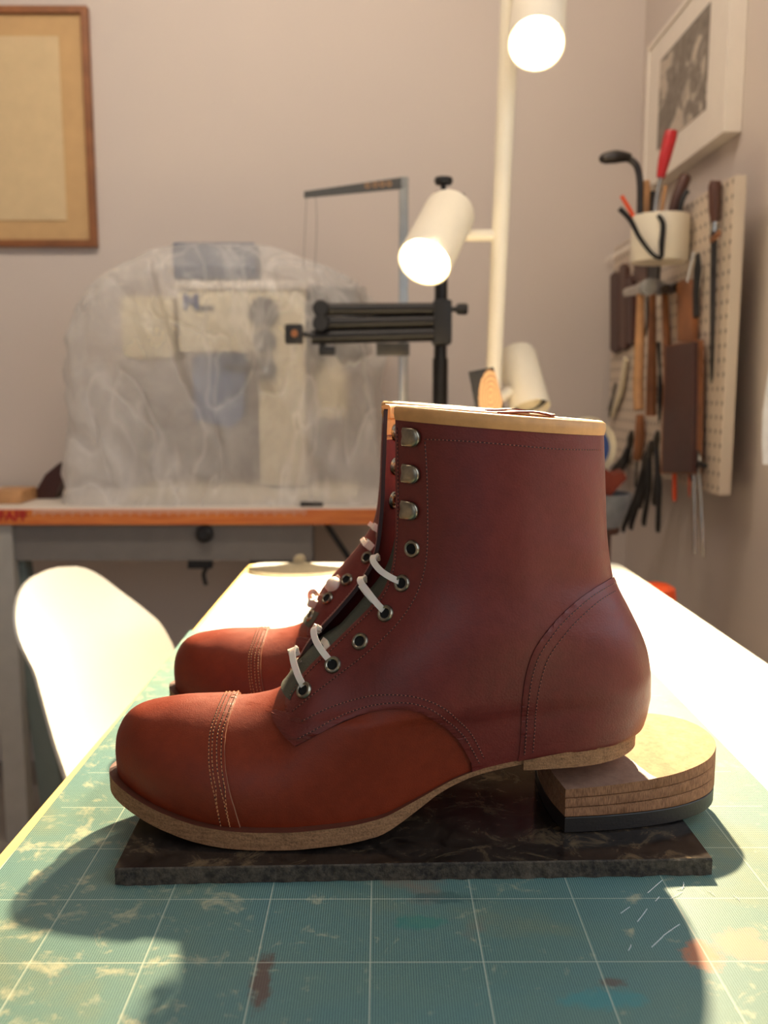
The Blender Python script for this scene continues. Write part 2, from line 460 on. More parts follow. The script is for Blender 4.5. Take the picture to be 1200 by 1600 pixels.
# ------------------------------------------------------------------ work table
TZ = -0.003
corn = [PZ(-80, 1424, TZ), PZ(391, 879, TZ), PZ(966, 879, TZ), PZ(1200, 1036, TZ)]
L0 = corn[0] + (corn[0] - corn[1]).normalized() * 0.25; L1 = corn[1]; R1 = corn[2]; R0 = corn[3] + (corn[3] - corn[2]).normalized() * 0.65
L0 = L1 + (L0 - L1) * ((L1.y - 0.10) / (L1.y - L0.y)); R0 = R1 + (R0 - R1) * ((R1.y - 0.10) / (R1.y - R0.y))
tbl = thing('work_table', 'white topped work table with pale plywood edge carrying the mat and boots', 'table', (0.08, 0.7, FLOOR))
def rounded_quad(q, r, n=6):
    out = []
    for i in range(4):
        p = q[i]; a = (q[i - 1] - p).normalized(); c = (q[(i + 1) % 4] - p).normalized()
        for k in range(n + 1):
            t = k / n; out.append((p + a * r) * (1 - t) ** 2 + p * 2 * t * (1 - t) + (p + c * r) * t * t)
    return out
ol = rounded_quad([L0, L1, R1, R0], 0.02)
b = BM(); prism(b, [p + Vector((0, 0, -0.0015)) for p in ol], (0, 0, -0.024)); obj('plywood_core', b, M['tableedge'], tbl, smooth=False)
cen = sum(ol, Vector()) / len(ol)
b = BM(); il = rounded_quad([L0 + Vector((.0075, 0, 0)), L1 + Vector((.0075, -.002, 0)), R1 + Vector((-.002, -.002, 0)), R0 + Vector((-.002, 0, 0))], 0.02)
prism(b, il, (0, 0, -0.0015)); obj('table_top', b, M['tabletop'], tbl, smooth=False)
for x, y in ((L0.x + .06, L0.y + .06), (L1.x + .07, L1.y - .07), (R1.x - .07, R1.y - .07), (R0.x - .07, R0.y + .06)):
    b = BM(); tube(b, [(x, y, FLOOR), (x, y, TZ - .0255)], [.014, .02]); obj('leg', b, M['whitepaint'], tbl)

# cutting mat
b = BM(); box(b, (-0.2005, 0.13, -0.003), (0.2445, 0.925, 0.0), 0.0006)
root_obj('cutting_mat', b, M['cutmat'], (0, 0, 0), 'worn green gridded cutting mat on the white work table', 'cutting mat', smooth=False)
# fine knife scratches live in the mat's own surface as thin pale fibres
b = BM()
for (x0, y0, x1, y1) in [(970, 1427, 984, 1417), (996, 1440, 1011, 1420), (1012, 1395, 1035, 1375), (1048, 1404, 1066, 1394), (1018, 1480, 1036, 1463), (1036, 1462, 1062, 1444), (982, 1485, 986, 1476), (1105, 1392, 1117, 1400), (1146, 1400, 1156, 1408), (1058, 1390, 1070, 1386), (1024, 1408, 1030, 1401), (1068, 1378, 1066, 1390)]:
    p = PZ(x0, y0, 0.0003); q = PZ(x1, y1, 0.0003); tube(b, [p, (p + q) / 2 + Vector((.0004, 0, .0004)), q], 0.00013, 5)
tag(obj('loose_fibres', b, M['curtain']), 'pale short fibres scattered on the mat right of the slab', 'fibres', kind='stuff')

# granite slab
A = PZ(180, 1383, 0); B_ = PZ(1112, 1367, 0); ex = (B_ - A).normalized(); ey = Vector((-ex.y, ex.x, 0)); Ls = (B_ - A).length
b = BM(); n = 90; Dp = 0.285; rows = []
for j, (dy, z, mi) in enumerate([(Dp, 0, 0), (Dp, .009, 0), (0.0007, .009, 0), (0.0, .0083, 1), (0, 0.0002, 1)]):
    row = []
    for i in range(n + 1):
        p = A + ex * (Ls * i / n) + ey * dy
        jit = (noise.noise(Vector((i * .45, j * 3.1, 0))) * .0006 + noise.noise(Vector((i * 1.7, j, 4))) * .0004) if j >= 3 else 0
        row.append(b.verts.new(p + Vector((0, jit - (0.0008 if j == 4 else 0) * abs(noise.noise(Vector((i * .3, 0, 9)))) * 2, z + (jit * .5 if j == 4 else 0)))))
    rows.append(row)
for j in range(4):
    for i in range(n):
        f = b.faces.new((rows[j][i], rows[j][i + 1], rows[j + 1][i + 1], rows[j + 1][i])); f.material_index = 1 if j >= 2 else 0
for col in (0, n):
    f = b.faces.new([rows[j][col] for j in range(5)]); f.material_index = 1
slab = root_obj('granite_slab', b, [M['granite'], M['graniteedge']], A, 'dark polished stone tile under the boots with rough sawn front edge', 'stone slab', smooth=False)

# ------------------------------------------------------------------ boots
YC = 0.50
FPXL = [(190, 1190), (187, 1160), (192, 1133), (208, 1111), (238, 1101), (285, 1094), (345, 1093), (402, 1089), (446, 1070), (487, 1004), (530, 955), (562, 916), (588, 870), (598, 803), (601, 740), (603, 690), (605, 636)]
BPXL = [(990, 1130), (995, 1122), (999, 1113), (1002, 1103), (1004, 1093), (1006, 1082), (1006, 1070), (1006, 1056), (1005, 1040), (1000, 1012), (990, 985), (973, 950), (952, 905), (942, 840), (939, 770), (937, 715), (935, 662)]
def cp(px, py):
    p = PY(px, py, YC); return (p.x, p.z)
FC = [cp(*p) for p in FPXL]; BC = [cp(*p) for p in BPXL]
FC[0] = (FC[0][0], 0.034); BC[0] = (BC[0][0], 0.064)
def fb(t):
    fx = smoothtab(t, [(i, p[0]) for i, p in enumerate(FC)]); fz = smoothtab(t, [(i, p[1]) for i, p in enumerate(FC)])
    bx = smoothtab(t, [(i, p[0]) for i, p in enumerate(BC)]); bz = smoothtab(t, [(i, p[1]) for i, p in enumerate(BC)])
    return fx, fz, bx, bz
_fbc = [fb(i / 20) for i in range(0, 321)]
def fbq(t):
    t = max(0.0, min(16.0, t)) * 20; i = min(int(t), 319); k = t - i; a = _fbc[i]; c = _fbc[i + 1]
    return tuple(u + (v - u) * k for u, v in zip(a, c))
ZF = [(-.16, .035), (-.155, .034), (-.14, .030), (-.115, .024), (-.09, .0205), (-.06, .0198), (-.035, .0205), (0, .024), (.017, .031), (.044, .0435), (.075, .0515), (.11, .058), (.14, .062), (.155, .064)]
GT = [  # level t : g at a = 0,.05,.1,.2,.3,.4,.5,.6,.7,.8,.9,.95,1
    (0, [.052, .051, .050, .052, .051, .0475, .042, .0375, .0355, .040, .050, .054, .054]),
    (3, [.050, .051, .052, .054, .053, .0495, .044, .0395, .037, .041, .050, .053, .053]),
    (6, [.037, .041, .045, .050, .0495, .047, .0425, .039, .037, .040, .048, .052, .052]),
    (8, [.034, .040, .045, .049, .0485, .0455, .042, .039, .038, .041, .047, .051, .051]),
    (10, [.029, .033, .037, .042, .044, .0435, .042, .040, .038, .039, .043, .045, .045]),
    (12, [.030, .032, .034, .037, .039, .040, .039, .038, .036, .035, .035, .035, .035]),
    (16, [.036, .036, .037, .039, .040, .041, .041, .041, .041, .041, .040, .040, .040])]
GA = [0, .05, .1, .2, .3, .4, .5, .6, .7, .8, .9, .95, 1]
def gfun(a, t):
    return smoothtab(t, [(t0, smoothtab(a, list(zip(GA, r0)))) for t0, r0 in GT])
_G = [[gfun(i / 60, t / 4) for i in range(61)] for t in range(65)]
def gq(a, t):
    x = max(0, min(1, a)) * 60; y = max(0, min(16, t)) * 4; i = min(int(x), 59); j = min(int(y), 63); u = x - i; v = y - j
    return (_G[j][i] * (1 - u) + _G[j][i + 1] * u) * (1 - v) + (_G[j + 1][i] * (1 - u) + _G[j + 1][i + 1] * u) * v
def side_xz(a, t):
    fx, fz, bx, bz = fbq(t); x = fx + (bx - fx) * a; z = fz + (bz - fz) * a
    if t < 7:
        f0 = fbq(0); a0 = a; x0 = f0[0] + (f0[2] - f0[0]) * a0; lz = f0[1] + (f0[3] - f0[1]) * a0
        k = (1 - t / 7); k = k * k
        z += (smoothtab(x0, ZF) - lz) * k
    return x, z
_zr = []
for _q in _fbc[40:250]:
    if not _zr or _q[0] > _zr[-1][0] + 1e-5: _zr.append((_q[0], _q[1]))
WTAB = [(-.155, .012), (-.145, .0185), (-.13, .0275), (-.115, .0345), (-.10, .0405), (-.085, .0445), (-.07, .0468), (-.055, .0474), (-.04, .0470), (-.02, .0450), (0, .042), (.03, .037)]
def sstep(a, b, x):
    k = max(0.0, min(1.0, (x - a) / (b - a))); return k * k * (3 - 2 * k)
def S0(th, t):
    a = (1 - math.cos(th)) / 2; x, z = side_xz(a, t)
    y = -math.sin(th) * gq(a, t)
    k = sstep(-.142, -.118, x) * (1 - sstep(-.042, .004, x))
    if k > 0 and t < 11.9:
        zt_ = interp(x, _zr); zb_ = smoothtab(x, ZF); s_ = max(0.0, min(1.0, (z - zb_) / max(1e-6, zt_ - zb_))); p_ = interp(x, [(-.12, 3.0), (-.04, 2.35)])
        y2 = smoothtab(x, WTAB) * (1 + .05 * math.sin(PI * min(1, s_ * 1.3)) ) * math.sqrt(max(0.0, 1 - s_ ** p_))
        y = y * (1 - k) - math.copysign(y2, math.sin(th)) * k
    # leather folds softly at the back of the ankle
    if 9 < t < 15.5:
        w = math.exp(-((t - 12.3) / 1.1) ** 2) * max(0, (a - .55) / .45)
        y *= 1 - .03 * w * math.sin((t - 12.3) * 4.2 + a * 3)
    return Vector((x, y, z))
def SN(th, t):
    e = 1e-3; t0 = max(0, t - .02); t1 = min(16, t + .02)
    du = S0(th + e, t) - S0(th - e, t); dv = S0(th, t1) - S0(th, t0); n = dv.cross(du)
    if n.length < 1e-12: return Vector((0, 0, 1))
    n.normalize(); p = S0(th, t)
    fx, fz, bx, bz = fbq(t); c = Vector(((fx + bx) / 2, 0, (fz + bz) / 2 - (0.03 if t < 8 else 0)))
    if n.dot(p - c) < 0: n = -n
    return n
def inv(x, z):
    lo, hi = 0.0, 16.0
    def err(t):
        fx, fz, bx, bz = fbq(t); a = (x - fx) / (bx - fx)
        if a < 0: return -1, 0
        a = min(a, 1.0); return z - side_xz(a, t)[1], a
    for _ in range(40):
        m = (lo + hi) / 2; e, a = err(m)
        if e > 0: lo = m
        else: hi = m
    e, a = err(lo); a = max(0, min(1, a)); return math.acos(1 - 2 * a), lo
def px2s(px, py):
    """photo pixel on the near side of the front boot -> surface parameters"""
    y = -0.03; th = t = 0
    for _ in range(14):
        p = PY(px, py, YC + y); th, t = inv(p.x, p.z); y = y * .4 + S0(th, t).y * .6
    return (th, t)
def line(pxs, n=10):
    q = spline([(*p, 0) for p in pxs], n); return [px2s(p.x, p.y) for p in q]

FRONT_EDGE = [(621, 647), (621, 700), (621, 746), (621, 808), (617, 875), (603, 919), (581, 948), (545, 984), (520, 1009), (490, 1038), (462, 1071), (450, 1091), (449, 1112)]
ARCH = [(463, 1166), (512, 1140), (560, 1119), (600, 1109), (643, 1109), (681, 1125), (714, 1154), (738, 1195)]
COUNTER = [(953, 901), (922, 921), (889, 946), (860, 975), (833, 1012), (820, 1050), (814, 1092), (813, 1137), (810, 1180)]
CAPL = [(369, 1082.5), (359, 1103), (353, 1147), (352, 1190), (359, 1233), (373, 1281)]

def dens(poly, step=0.06):
    out = []
    for i, p in enumerate(poly):
        q = poly[(i + 1) % len(poly)]; d = math.hypot((q[0] - p[0]) * 1.6, (q[1] - p[1]) * .5); n = max(1, int(d / step))
        for k in range(n): out.append((p[0] + (q[0] - p[0]) * k / n, p[1] + (q[1] - p[1]) * k / n))
    return out
def inside(p, poly):
    c = False; n = len(poly); x, y = p; j = n - 1
    for i in range(n):
        xi, yi = poly[i]; xj, yj = poly[j]
        if (yi > y) != (yj > y) and x < (xj - xi) * (y - yi) / (yj - yi + 1e-18) + xi: c = not c
        j = i
    return c
_patch_cache = {}
def patch_topology(key, poly):
    if key in _patch_cache: return _patch_cache[key]
    poly = dens(poly)
    x0 = min(p[0] for p in poly); x1 = max(p[0] for p in poly); y0 = min(p[1] for p in poly); y1 = max(p[1] for p in poly)
    su, sv = 0.05, 0.14; pts = [Vector((p[0] * 3, p[1])) for p in poly]; npo = len(pts)
    i = x0 + su / 2
    while i < x1:
        j = y0 + sv / 2
        while j < y1:
            q = (i, j)
            if inside(q, poly):
                if min((q[0] - p[0]) ** 2 * 9 + (q[1] - p[1]) ** 2 for p in poly[::2]) > 0.0035: pts.append(Vector((i * 3, j)))
            j += sv
        i += su
    r = delaunay_2d_cdt(pts, [], [list(range(npo))], 1, 1e-6)
    vs, fs = r[0], r[2]
    ec = {}
    for f in fs:
        for k in range(len(f)):
            e = tuple(sorted((f[k], f[(k + 1) % len(f)]))); ec[e] = ec.get(e, 0) + 1
    bd = [e for e, c in ec.items() if c == 1]
    _patch_cache[key] = ([(v.x / 3, v.y) for v in vs], [tuple(f) for f in fs], bd)
    return _patch_cache[key]
def make_patch(bm, key, poly, off, base, P, inner=False, bevel=0.0005, mi=(0, 1, 2), inner_mi=None):
    """P maps a boot-local vector to world; off(th,t) outer offset, base inner offset"""
    vs, fs, bd = patch_topology(key, poly)
    bset = {i for e in bd for i in e}
    N = [SN(*v) for v in vs]; Q = [S0(*v) for v in vs]
    offv = [off(*v) if callable(off) else off for v in vs]
    basev = [base(*v) if callable(base) else base for v in vs]
    out = [bm.verts.new(P(Q[i] + N[i] * (offv[i] - (bevel if i in bset else 0)))) for i in range(len(vs))]
    for f in fs:
        g = bm.faces.new([out[i] for i in f]); g.material_index = mi[0]
    e0 = {i: bm.verts.new(P(Q[i] + N[i] * (offv[i] - bevel))) for i in bset}
    e1 = {i: bm.verts.new(P(Q[i] + N[i] * basev[i])) for i in bset}
    for a, c in bd:
        g = bm.faces.new((e0[a], e0[c], e1[c], e1[a])); g.material_index = mi[1]
    if inner:
        inn = [bm.verts.new(P(Q[i] + N[i] * basev[i])) for i in range(len(vs))]
        for f in fs:
            g = bm.faces.new([inn[i] for i in reversed(f)])
            g.material_index = inner_mi(vs[f[0]]) if inner_mi else mi[2]
def polylen(pl, off=0.0):
    return [S0(*p) + SN(*p) * off for p in pl]
def stitches(bm, pl, P, off, pitch=0.0021, ln=0.0014, r=0.00032):
    # resample by 3D length
    dense = []
    for a, c in zip(pl, pl[1:]):
        for k in range(4): dense.append((a[0] + (c[0] - a[0]) * k / 4, a[1] + (c[1] - a[1]) * k / 4))
    dense.append(pl[-1]); pts = [S0(*p) for p in dense]; L = [0]
    for a, c in zip(pts, pts[1:]): L.append(L[-1] + (c - a).length)
    def at(s):
        i = 0
        lo, hi = 0, len(L) - 1
        while hi - lo > 1:
            m = (lo + hi) // 2
            if L[m] <= s: lo = m
            else: hi = m
        k = (s - L[lo]) / max(1e-9, L[hi] - L[lo]); return (dense[lo][0] + (dense[hi][0] - dense[lo][0]) * k, dense[lo][1] + (dense[hi][1] - dense[lo][1]) * k)
    ks = dense[::3] + [dense[-1]]
    tube(bm, [P(S0(*q) + SN(*q) * (off - .00012)) for q in ks], 0.00030, 5, mi=1)  # dark line under the stitches paints in the shading of a groove
    s = pitch / 2
    while s + ln < L[-1]:
        u0 = at(s); u1 = at(s + ln); um = at(s + ln / 2)
        tube(bm, [P(S0(*u0) + SN(*u0) * (off - r * .8)), P(S0(*um) + SN(*um) * (off + r * .5)), P(S0(*u1) + SN(*u1) * (off - r * .8))], [r * .7, r, r * .7], 5)
        s += pitch

def caprow(pl):
    """seam running from the welt over the ridge: follow x as a function of z"""
    pts = [S0(*q) for q in line([p for p in pl if p[1] >= 1118], 4)]
    xr = cp(*pl[0])[0]; tq = 2.0
    while fbq(tq)[0] < xr and tq < 8.4: tq += 0.01
    zr_ = fbq(tq)[1]
    tab = sorted([(p.z, p.x) for p in pts if p.z < zr_ - .004] + [(zr_ + .001, xr)])
    tab2 = [tab[0]]
    for q in tab[1:]:
        if q[0] > tab2[-1][0] + 1e-5: tab2.append(q)
    out = [(0.0, tq)]; th = 0.04; tprev = tq
    while th < 2.2:
        lo, hi = 0.0, tprev + .3
        def g(t):
            p = S0(th, t); return p.x - interp(p.z, tab2)
        if g(0.0) > 0: out.append((th - .02, 0.0)); break
        for _ in range(30):
            m = (lo + hi) / 2
            if g(m) < 0: lo = m
            else: hi = m
        out.append((th, lo)); tprev = lo; th += 0.04
    out[-1] = (out[-1][0], 0.0)
    return out
near_front = line(FRONT_EDGE, 6); arch = line(ARCH, 6); counter = line(COUNTER, 6); capl = caprow(CAPL)[::1]
arch[-1] = (arch[-1][0], 0.0); counter[-1] = (counter[-1][0], 0.0); tr = capl[0][1]
ct0 = counter[0][1]; counter[0] = (min(counter[0][0], PI - .02), ct0)
Q_NEAR = near_front + arch + [(PI, 0.0), (PI, 16.0), (near_front[0][0] + .06, 16.0), (near_front[0][0], 15.9)]
ridge = [(-0.03, 16.0 - .12), (-0.03, 8.35)]
Q_FAR = [(-p[0], p[1]) for p in ([(0.03, 15.9), (0.0, 15.5), (-0.02, 12), (-0.02, 8.7)] + near_front[-5:] + arch + [(PI, 0.0), (PI, 16.0), (0.10, 16.0)])]
CAP = [(p[0], p[1]) for p in capl[1:]][::-1]  # near feather -> up
CAP = CAP + [(0.0, tr)] + [(-p[0], p[1]) for p in capl[1:]]
CAP = CAP + [(0.0, 0.0)]
CAP = [c for c in CAP]
COUNT = counter + [(2 * PI - p[0], p[1]) for p in reversed(counter)]
def capT(p): return p
def shift(pl, du, dt): return [(p[0] + du, p[1] + dt) for p in pl]
def pxline(pl_px, dx, dy, n=6):
    return line([(x + dx, y + dy) for x, y in pl_px], n)
ROWS = {
    'flap_edge_stitching': [line([(625, 668), (626, 720), (626, 800), (621, 876), (608, 922), (586, 952), (549, 989), (524, 1014), (494, 1043), (467, 1074), (456, 1094)], 6)],
    'facing_stitching': [line([(667, 690), (670, 740), (671, 800), (670, 860), (662, 905), (645, 945), (615, 985), (575, 1022), (535, 1052), (495, 1083), (461, 1113)], 6)],
    'collar_stitching': [line([(667, 686), (730, 689), (800, 695), (870, 701), (933, 703)], 6)],
    'quarter_stitching': [line([(467, 1155), (512, 1131), (560, 1109), (600, 1099), (645, 1098), (686, 1114), (722, 1146), (748, 1190)], 6),
                          line([(474, 1128), (512, 1108), (560, 1092), (600, 1085), (650, 1088), (695, 1106), (732, 1140), (755, 1182)], 6)],
    'counter_stitching': [line([(953, 912), (925, 929), (894, 954), (867, 982), (841, 1018), (829, 1053), (823, 1094), (821, 1137), (818, 1176)], 6),
                          line([(954, 926), (931, 940), (904, 963), (879, 990), (855, 1022), (843, 1057), (836, 1096), (834, 1137), (831, 1172)], 6)]}
CAPROWS = [caprow([(x + dx, y) for x, y in [(365, 1084), (349, 1110), (345, 1147), (344, 1190), (351, 1233), (364, 1277)]]) for dx in (3, -4, -11, -16)]
EYE = [(647, 857), (631, 912), (605, 960), (565, 1004), (522, 1040), (478, 1080)]
HOOK = [(648, 683), (647, 740), (645, 797)]
eye_s = [px2s(*p) for p in EYE]; hook_s = [px2s(*p) for p in HOOK]

NFT = sorted([(p[1], p[0]) for p in near_front])
def lift_far(th, t):   # th<0 side flap opens slightly outward near its edge
    k = max(0.0, 1 - abs(th) / 0.5); return 0.0018 + 0.0004 * k * (1 if t > 8 else 0)

def build_boot(name, label, mir, off, ties, tie_label):
    off = Vector(off)
    def P(v): return Vector((v.x, v.y * mir + YC, v.z)) + off
    root = thing(name, label, 'boot', P(Vector((0, 0, 0.010))))
    # vamp : closed loops from the welt to the throat
    b = BM(); nu, nv = 160, 46; rows = []
    for j in range(nv + 1):
        t = 8.75 * j / nv
        rows.append([b.verts.new(P(S0(2 * PI * i / nu - PI, t))) for i in range(nu)])
    for j in range(nv):
        for i in range(nu):
            k = (i + 1) % nu; b.faces.new((rows[j][i], rows[j][k], rows[j + 1][k], rows[j + 1][i]))
    obj('vamp', b, M['vamp'], root, smooth=80)
    b = BM(); make_patch(b, 'cap', CAP, 0.0017, 0.0, P, bevel=.0004); cap = obj('toe_cap', b, [M['vamp'], M['capedge']], root, smooth=50, flip=False)
    b = BM()
    for pl in CAPROWS:
        full = [(-p[0], p[1]) for p in reversed(pl[1:])] + [p for p in pl[1:]]
        stitches(b, full, P, 0.0018)
    obj('toe_cap_stitching', b, [M['thread_lt'], M['edge']], cap)
    # quarters
    imi = lambda v: 3 if v[1] > 15.1 else 2
    b = BM(); make_patch(b, 'qn', Q_NEAR, 0.0020, -0.0008, P, inner=True, inner_mi=imi)
    q1 = obj('quarter', b, [M['upper'], M['edge'], M['innerleather'], M['tan']], root, smooth=50, flip=False)
    b = BM(); make_patch(b, 'qf', Q_FAR, lift_far, -0.0004, P, inner=True, inner_mi=imi)
    q2 = obj('quarter', b, [M['upper'], M['edge'], M['innerleather'], M['tan']], root, smooth=50, flip=False)
    b = BM(); make_patch(b, 'ct', COUNT, 0.0030, 0.0012, P); ct = obj('heel_counter', b, [M['upper'], M['edge']], root, smooth=50, flip=False)
    for side, q in ((1, q1), (-1, q2)):
        for nm, rowsx in ROWS.items():
            b = BM()
            for pl in rowsx:
                if nm == 'flap_edge_stitching' and side < 0: pl = [(0.09, 15.3 - 6.5 * q / 60) for q in range(61)]
                stitches(b, [(p[0] * side, p[1]) for p in pl], P, 0.0031 if nm == 'counter_stitching' else 0.0021)
            obj(nm, b, [M['thread'], M['edge']], ct if nm == 'counter_stitching' else q)
    # tongue
    b = BM(); nu, nv = 26, 60; A_, B2 = [], []
    for j in range(nv + 1):
        t = 7.95 + (13.6 - 7.95) * j / nv; ra, rb = [], []
        for i in range(nu + 1):
            th = -0.35 + (interp(t, NFT) + .10 + .35) * i / nu; k_ = max(0, min(1, (t - 8.4) / 1.3)); d = .0022 * (1 - k_) - 0.0055 * k_ - 0.0045 * max(0, (t - 11) / 2.6)
            p = S0(th, t); n_ = SN(th, t); ra.append(b.verts.new(P(p + n_ * d))); rb.append(b.verts.new(P(p + n_ * (d - .0018))))
        A_.append(ra); B2.append(rb)
    for G_ in (A_, B2):
        for j in range(nv):
            for i in range(nu): b.faces.new((G_[j][i], G_[j][i + 1], G_[j + 1][i + 1], G_[j + 1][i]))
    for i in range(nu): b.faces.new((A_[nv][i], A_[nv][i + 1], B2[nv][i + 1], B2[nv][i]))
    obj('tongue', b, M['green'], root, smooth=80, flip=False)
    # tan collar binding
    b = BM(); a0 = near_front[0][0] + .02; a1 = 2 * PI - 0.06; nseg = 170; rings = []
    prof = [(-.0012, -.0062), (.0026, -.0060), (.0033, -.003), (.0030, .0004), (.0012, .0016), (-.0010, .0012), (-.0018, -.0006), (-.0016, -.0062)]
    for i in range(nseg + 1):
        th = a0 + (a1 - a0) * i / nseg; thh = th if th <= PI else th - 2 * PI
        p = S0(thh, 16); n_ = SN(thh, 16); n_.z = 0; n_.normalize(); up = Vector((0, 0, 1))
        rings.append([b.verts.new(P(p + n_ * x + up * z)) for x, z in prof])
    for i in range(nseg):
        for k in range(len(prof)):
            k2 = (k + 1) % len(prof); b.faces.new((rings[i][k], rings[i][k2], rings[i + 1][k2], rings[i + 1][k]))
    b.faces.new(rings[0]); b.faces.new(rings[-1])
    obj('collar_binding', b, M['tan'], root, smooth=60)
    # lining tube inside the shaft
    b = BM(); rows = []
    for j in range(13):
        t = 15.9 - j * .3
        rows.append([b.verts.new(P(S0(th, t) - SN(th, t) * 0.0016)) for th in [0.80 + (2 * PI - 1.95) * i / 60 for i in range(61)]])
    for j in range(12):
        for i in range(60): b.faces.new((rows[j][i], rows[j][i + 1], rows[j + 1][i + 1], rows[j + 1][i]))
    obj('lining', b, M['tan'], root, smooth=80)
    # small loose pull strip on the far rim
    b = BM(); pts = [P(S0(-2.3 + .12 * k, 16) + Vector((0, 0, .0022 + .0010 * math.sin(k * .9)))) for k in range(6)]
    ribbon(b, spline(pts, 4), .006, .0012, [Vector((0, 0, 1))] * 21); obj('pull_strip', b, M['upper'], root)
    # eyelets and hooks on both flaps
    for side in (1, -1):
        for (th, t) in eye_s:
            th2 = th if side > 0 else -(th - 0.26)
            n_ = SN(th2, t); p = S0(th2, t) + n_ * 0.0021
            Pp = P(p); Nn = (P(p + n_) - Pp).normalized()
            b = BM(); lathe(b, [(.0028, .0), (.0029, .0009), (.0034, .0013), (.0042, .0012), (.0048, .0004), (.0049, -.0004)], Pp, Nn, 28)
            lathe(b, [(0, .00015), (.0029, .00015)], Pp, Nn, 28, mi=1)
            obj('eyelet', b, [M['nickel'], M['black']], root)
        for (th, t) in hook_s:
            th2 = th if side > 0 else -(th - 0.30)
            n_ = SN(th2, t); p = S0(th2, t) + n_ * 0.0021
            ux = (S0(th2 + .05 * side, t) - S0(th2, t)).normalized(); uz = n_.cross(ux)
            b = BM(); ol_ = []
            for k in range(13):
                an = -PI / 2 + PI * k / 12; ol_.append((0.0012 + .0050 * math.cos(an), .0051 * math.sin(an)))
            ol_ += [(-.0050, .0050), (-.0056, .0030), (-.0050, .0), (-.0056, -.0030), (-.0050, -.0050)]
            lay = [(0.95, .0004), (1.0, .0016), (.97, .0026), (.82, .0034), (.4, .0037)]
            rr = [[b.verts.new(P(p + ux * (x * s) + uz * (z * s) + n_ * h)) for x, z in ol_] for s, h in lay]
            for r0, r1 in zip(rr, rr[1:]):
                for k in range(len(ol_)): b.faces.new((r0[k], r0[(k + 1) % len(ol_)], r1[(k + 1) % len(ol_)], r1[k]))
            b.faces.new(rr[0]); b.faces.new(rr[-1]); obj('lace_hook', b, M['nickel'], root, smooth=50)
            # rivet back inside the flap
            pin = S0(th2, t) - n_ * 0.0010; Pp = P(pin); Nn = (P(pin - n_) - Pp).normalized()
            b = BM(); lathe(b, [(.0016, .0006), (.0020, .0010), (.0030, .0008), (.0034, .0002), (.0044, .0007), (.0050, .0)], Pp, Nn, 24)
            obj('rivet_back', b, M['nickel'], root)
    # outsole
    def foot_outline(a, e, side):
        th = math.acos(1 - 2 * max(0.0, min(1.0, a))); p = S0(th * side, 0)
        q = S0(th * side + 1e-3, 0); r_ = S0(th * side - 1e-3, 0); d = (q - r_); d.z = 0; d.normalize(); n_ = Vector((d.y, -d.x, 0))
        c = Vector((0, 0, 0))
        if n_.dot(p - Vector((0.0, 0, p.z))) < 0: n_ = -n_
        return p + n_ * e
    def sole(a_list, efun, topf, botf, mats, nm):
        b = BM(); L = []
        for a in a_list:
            rw = []
            for side in (1, -1):
                for kind in ('in', 'out', 'bo', 'bi'):
                    e = efun(a); eo = {'in': -.004, 'out': e, 'bo': e - .0002, 'bi': e - .006}[kind]
                    p = foot_outline(a, eo, side); zt = topf(p.x); zb = botf(p.x)
                    wob = noise.noise(Vector((p.x * 260, p.y * 260, 3))) * .00025
                    if kind in ('out', 'bo'): p += Vector((0, -side * wob, 0))
                    p.z = {'in': zt, 'out': zt - .0004, 'bo': zb + .0006, 'bi': zb}[kind] + (wob if kind in ('bo', 'out') else 0)
                    rw.append(b.verts.new(P(p)))
            L.append(rw)
        for r0, r1 in zip(L, L[1:]):
            for s in (0, 4):
                for k, mi in ((0, 0), (1, 1), (2, 1)):
                    f = b.faces.new((r0[s + k], r1[s + k], r1[s + k + 1], r0[s + k + 1])); f.material_index = mi
            f = b.faces.new((r0[3], r1[3], r1[7], r0[7])); f.material_index = 1
            f = b.faces.new((r0[0], r1[0], r1[4], r0[4])); f.material_index = 0
        for r0 in (L[0], L[-1]):
            try:
                f = b.faces.new((r0[0], r0[1], r0[2], r0[3], r0[7], r0[6], r0[5], r0[4])); f.material_index = 1
            except Exception: pass
        return obj(nm, b, mats, root, smooth=40)
    f0 = fbq(0); a_of = lambda x: (x - f0[0]) / (f0[2] - f0[0])
    ac = a_of(.0775)
    al = [0.5 * (1 - math.cos(k / 90 * math.acos(1 - 2 * ac))) for k in range(91)]
    eo = lambda a: interp(a, [(0, .0062), (.35, .0055), (.45, .005), (.55, .003), (.62, .0018), (1, .0018)])
    th_ = lambda x: interp(x, [(-.16, .0105), (-.02, .0105), (.0, .0103), (.012, .0085), (.03, .0045), (.05, .0035), (.08, .0035)])
    bt = lambda x: max(0.0092, smoothtab(x, ZF) - th_(x)) if x < .0 else smoothtab(x, ZF) - th_(x)
    so = sole(al, eo, lambda x: smoothtab(x, ZF) + .0004, bt, [M['welt'], M['raw']], 'outsole')
    a2 = [ac + (1 - ac) * (1 - math.cos(k / 50 * PI / 2)) ** .0 * math.sin(k / 50 * PI / 2) for k in range(51)]
    hb = lambda x: interp(x, [(.07, .0455), (.16, .0495)])
    sole(a2, lambda a: interp(a, [(ac, .0035), (ac + .02, .0040), (1, .0006)]), lambda x: smoothtab(x, ZF) + .0004, hb, [M['welt'], M['raw']], 'heel_seat')
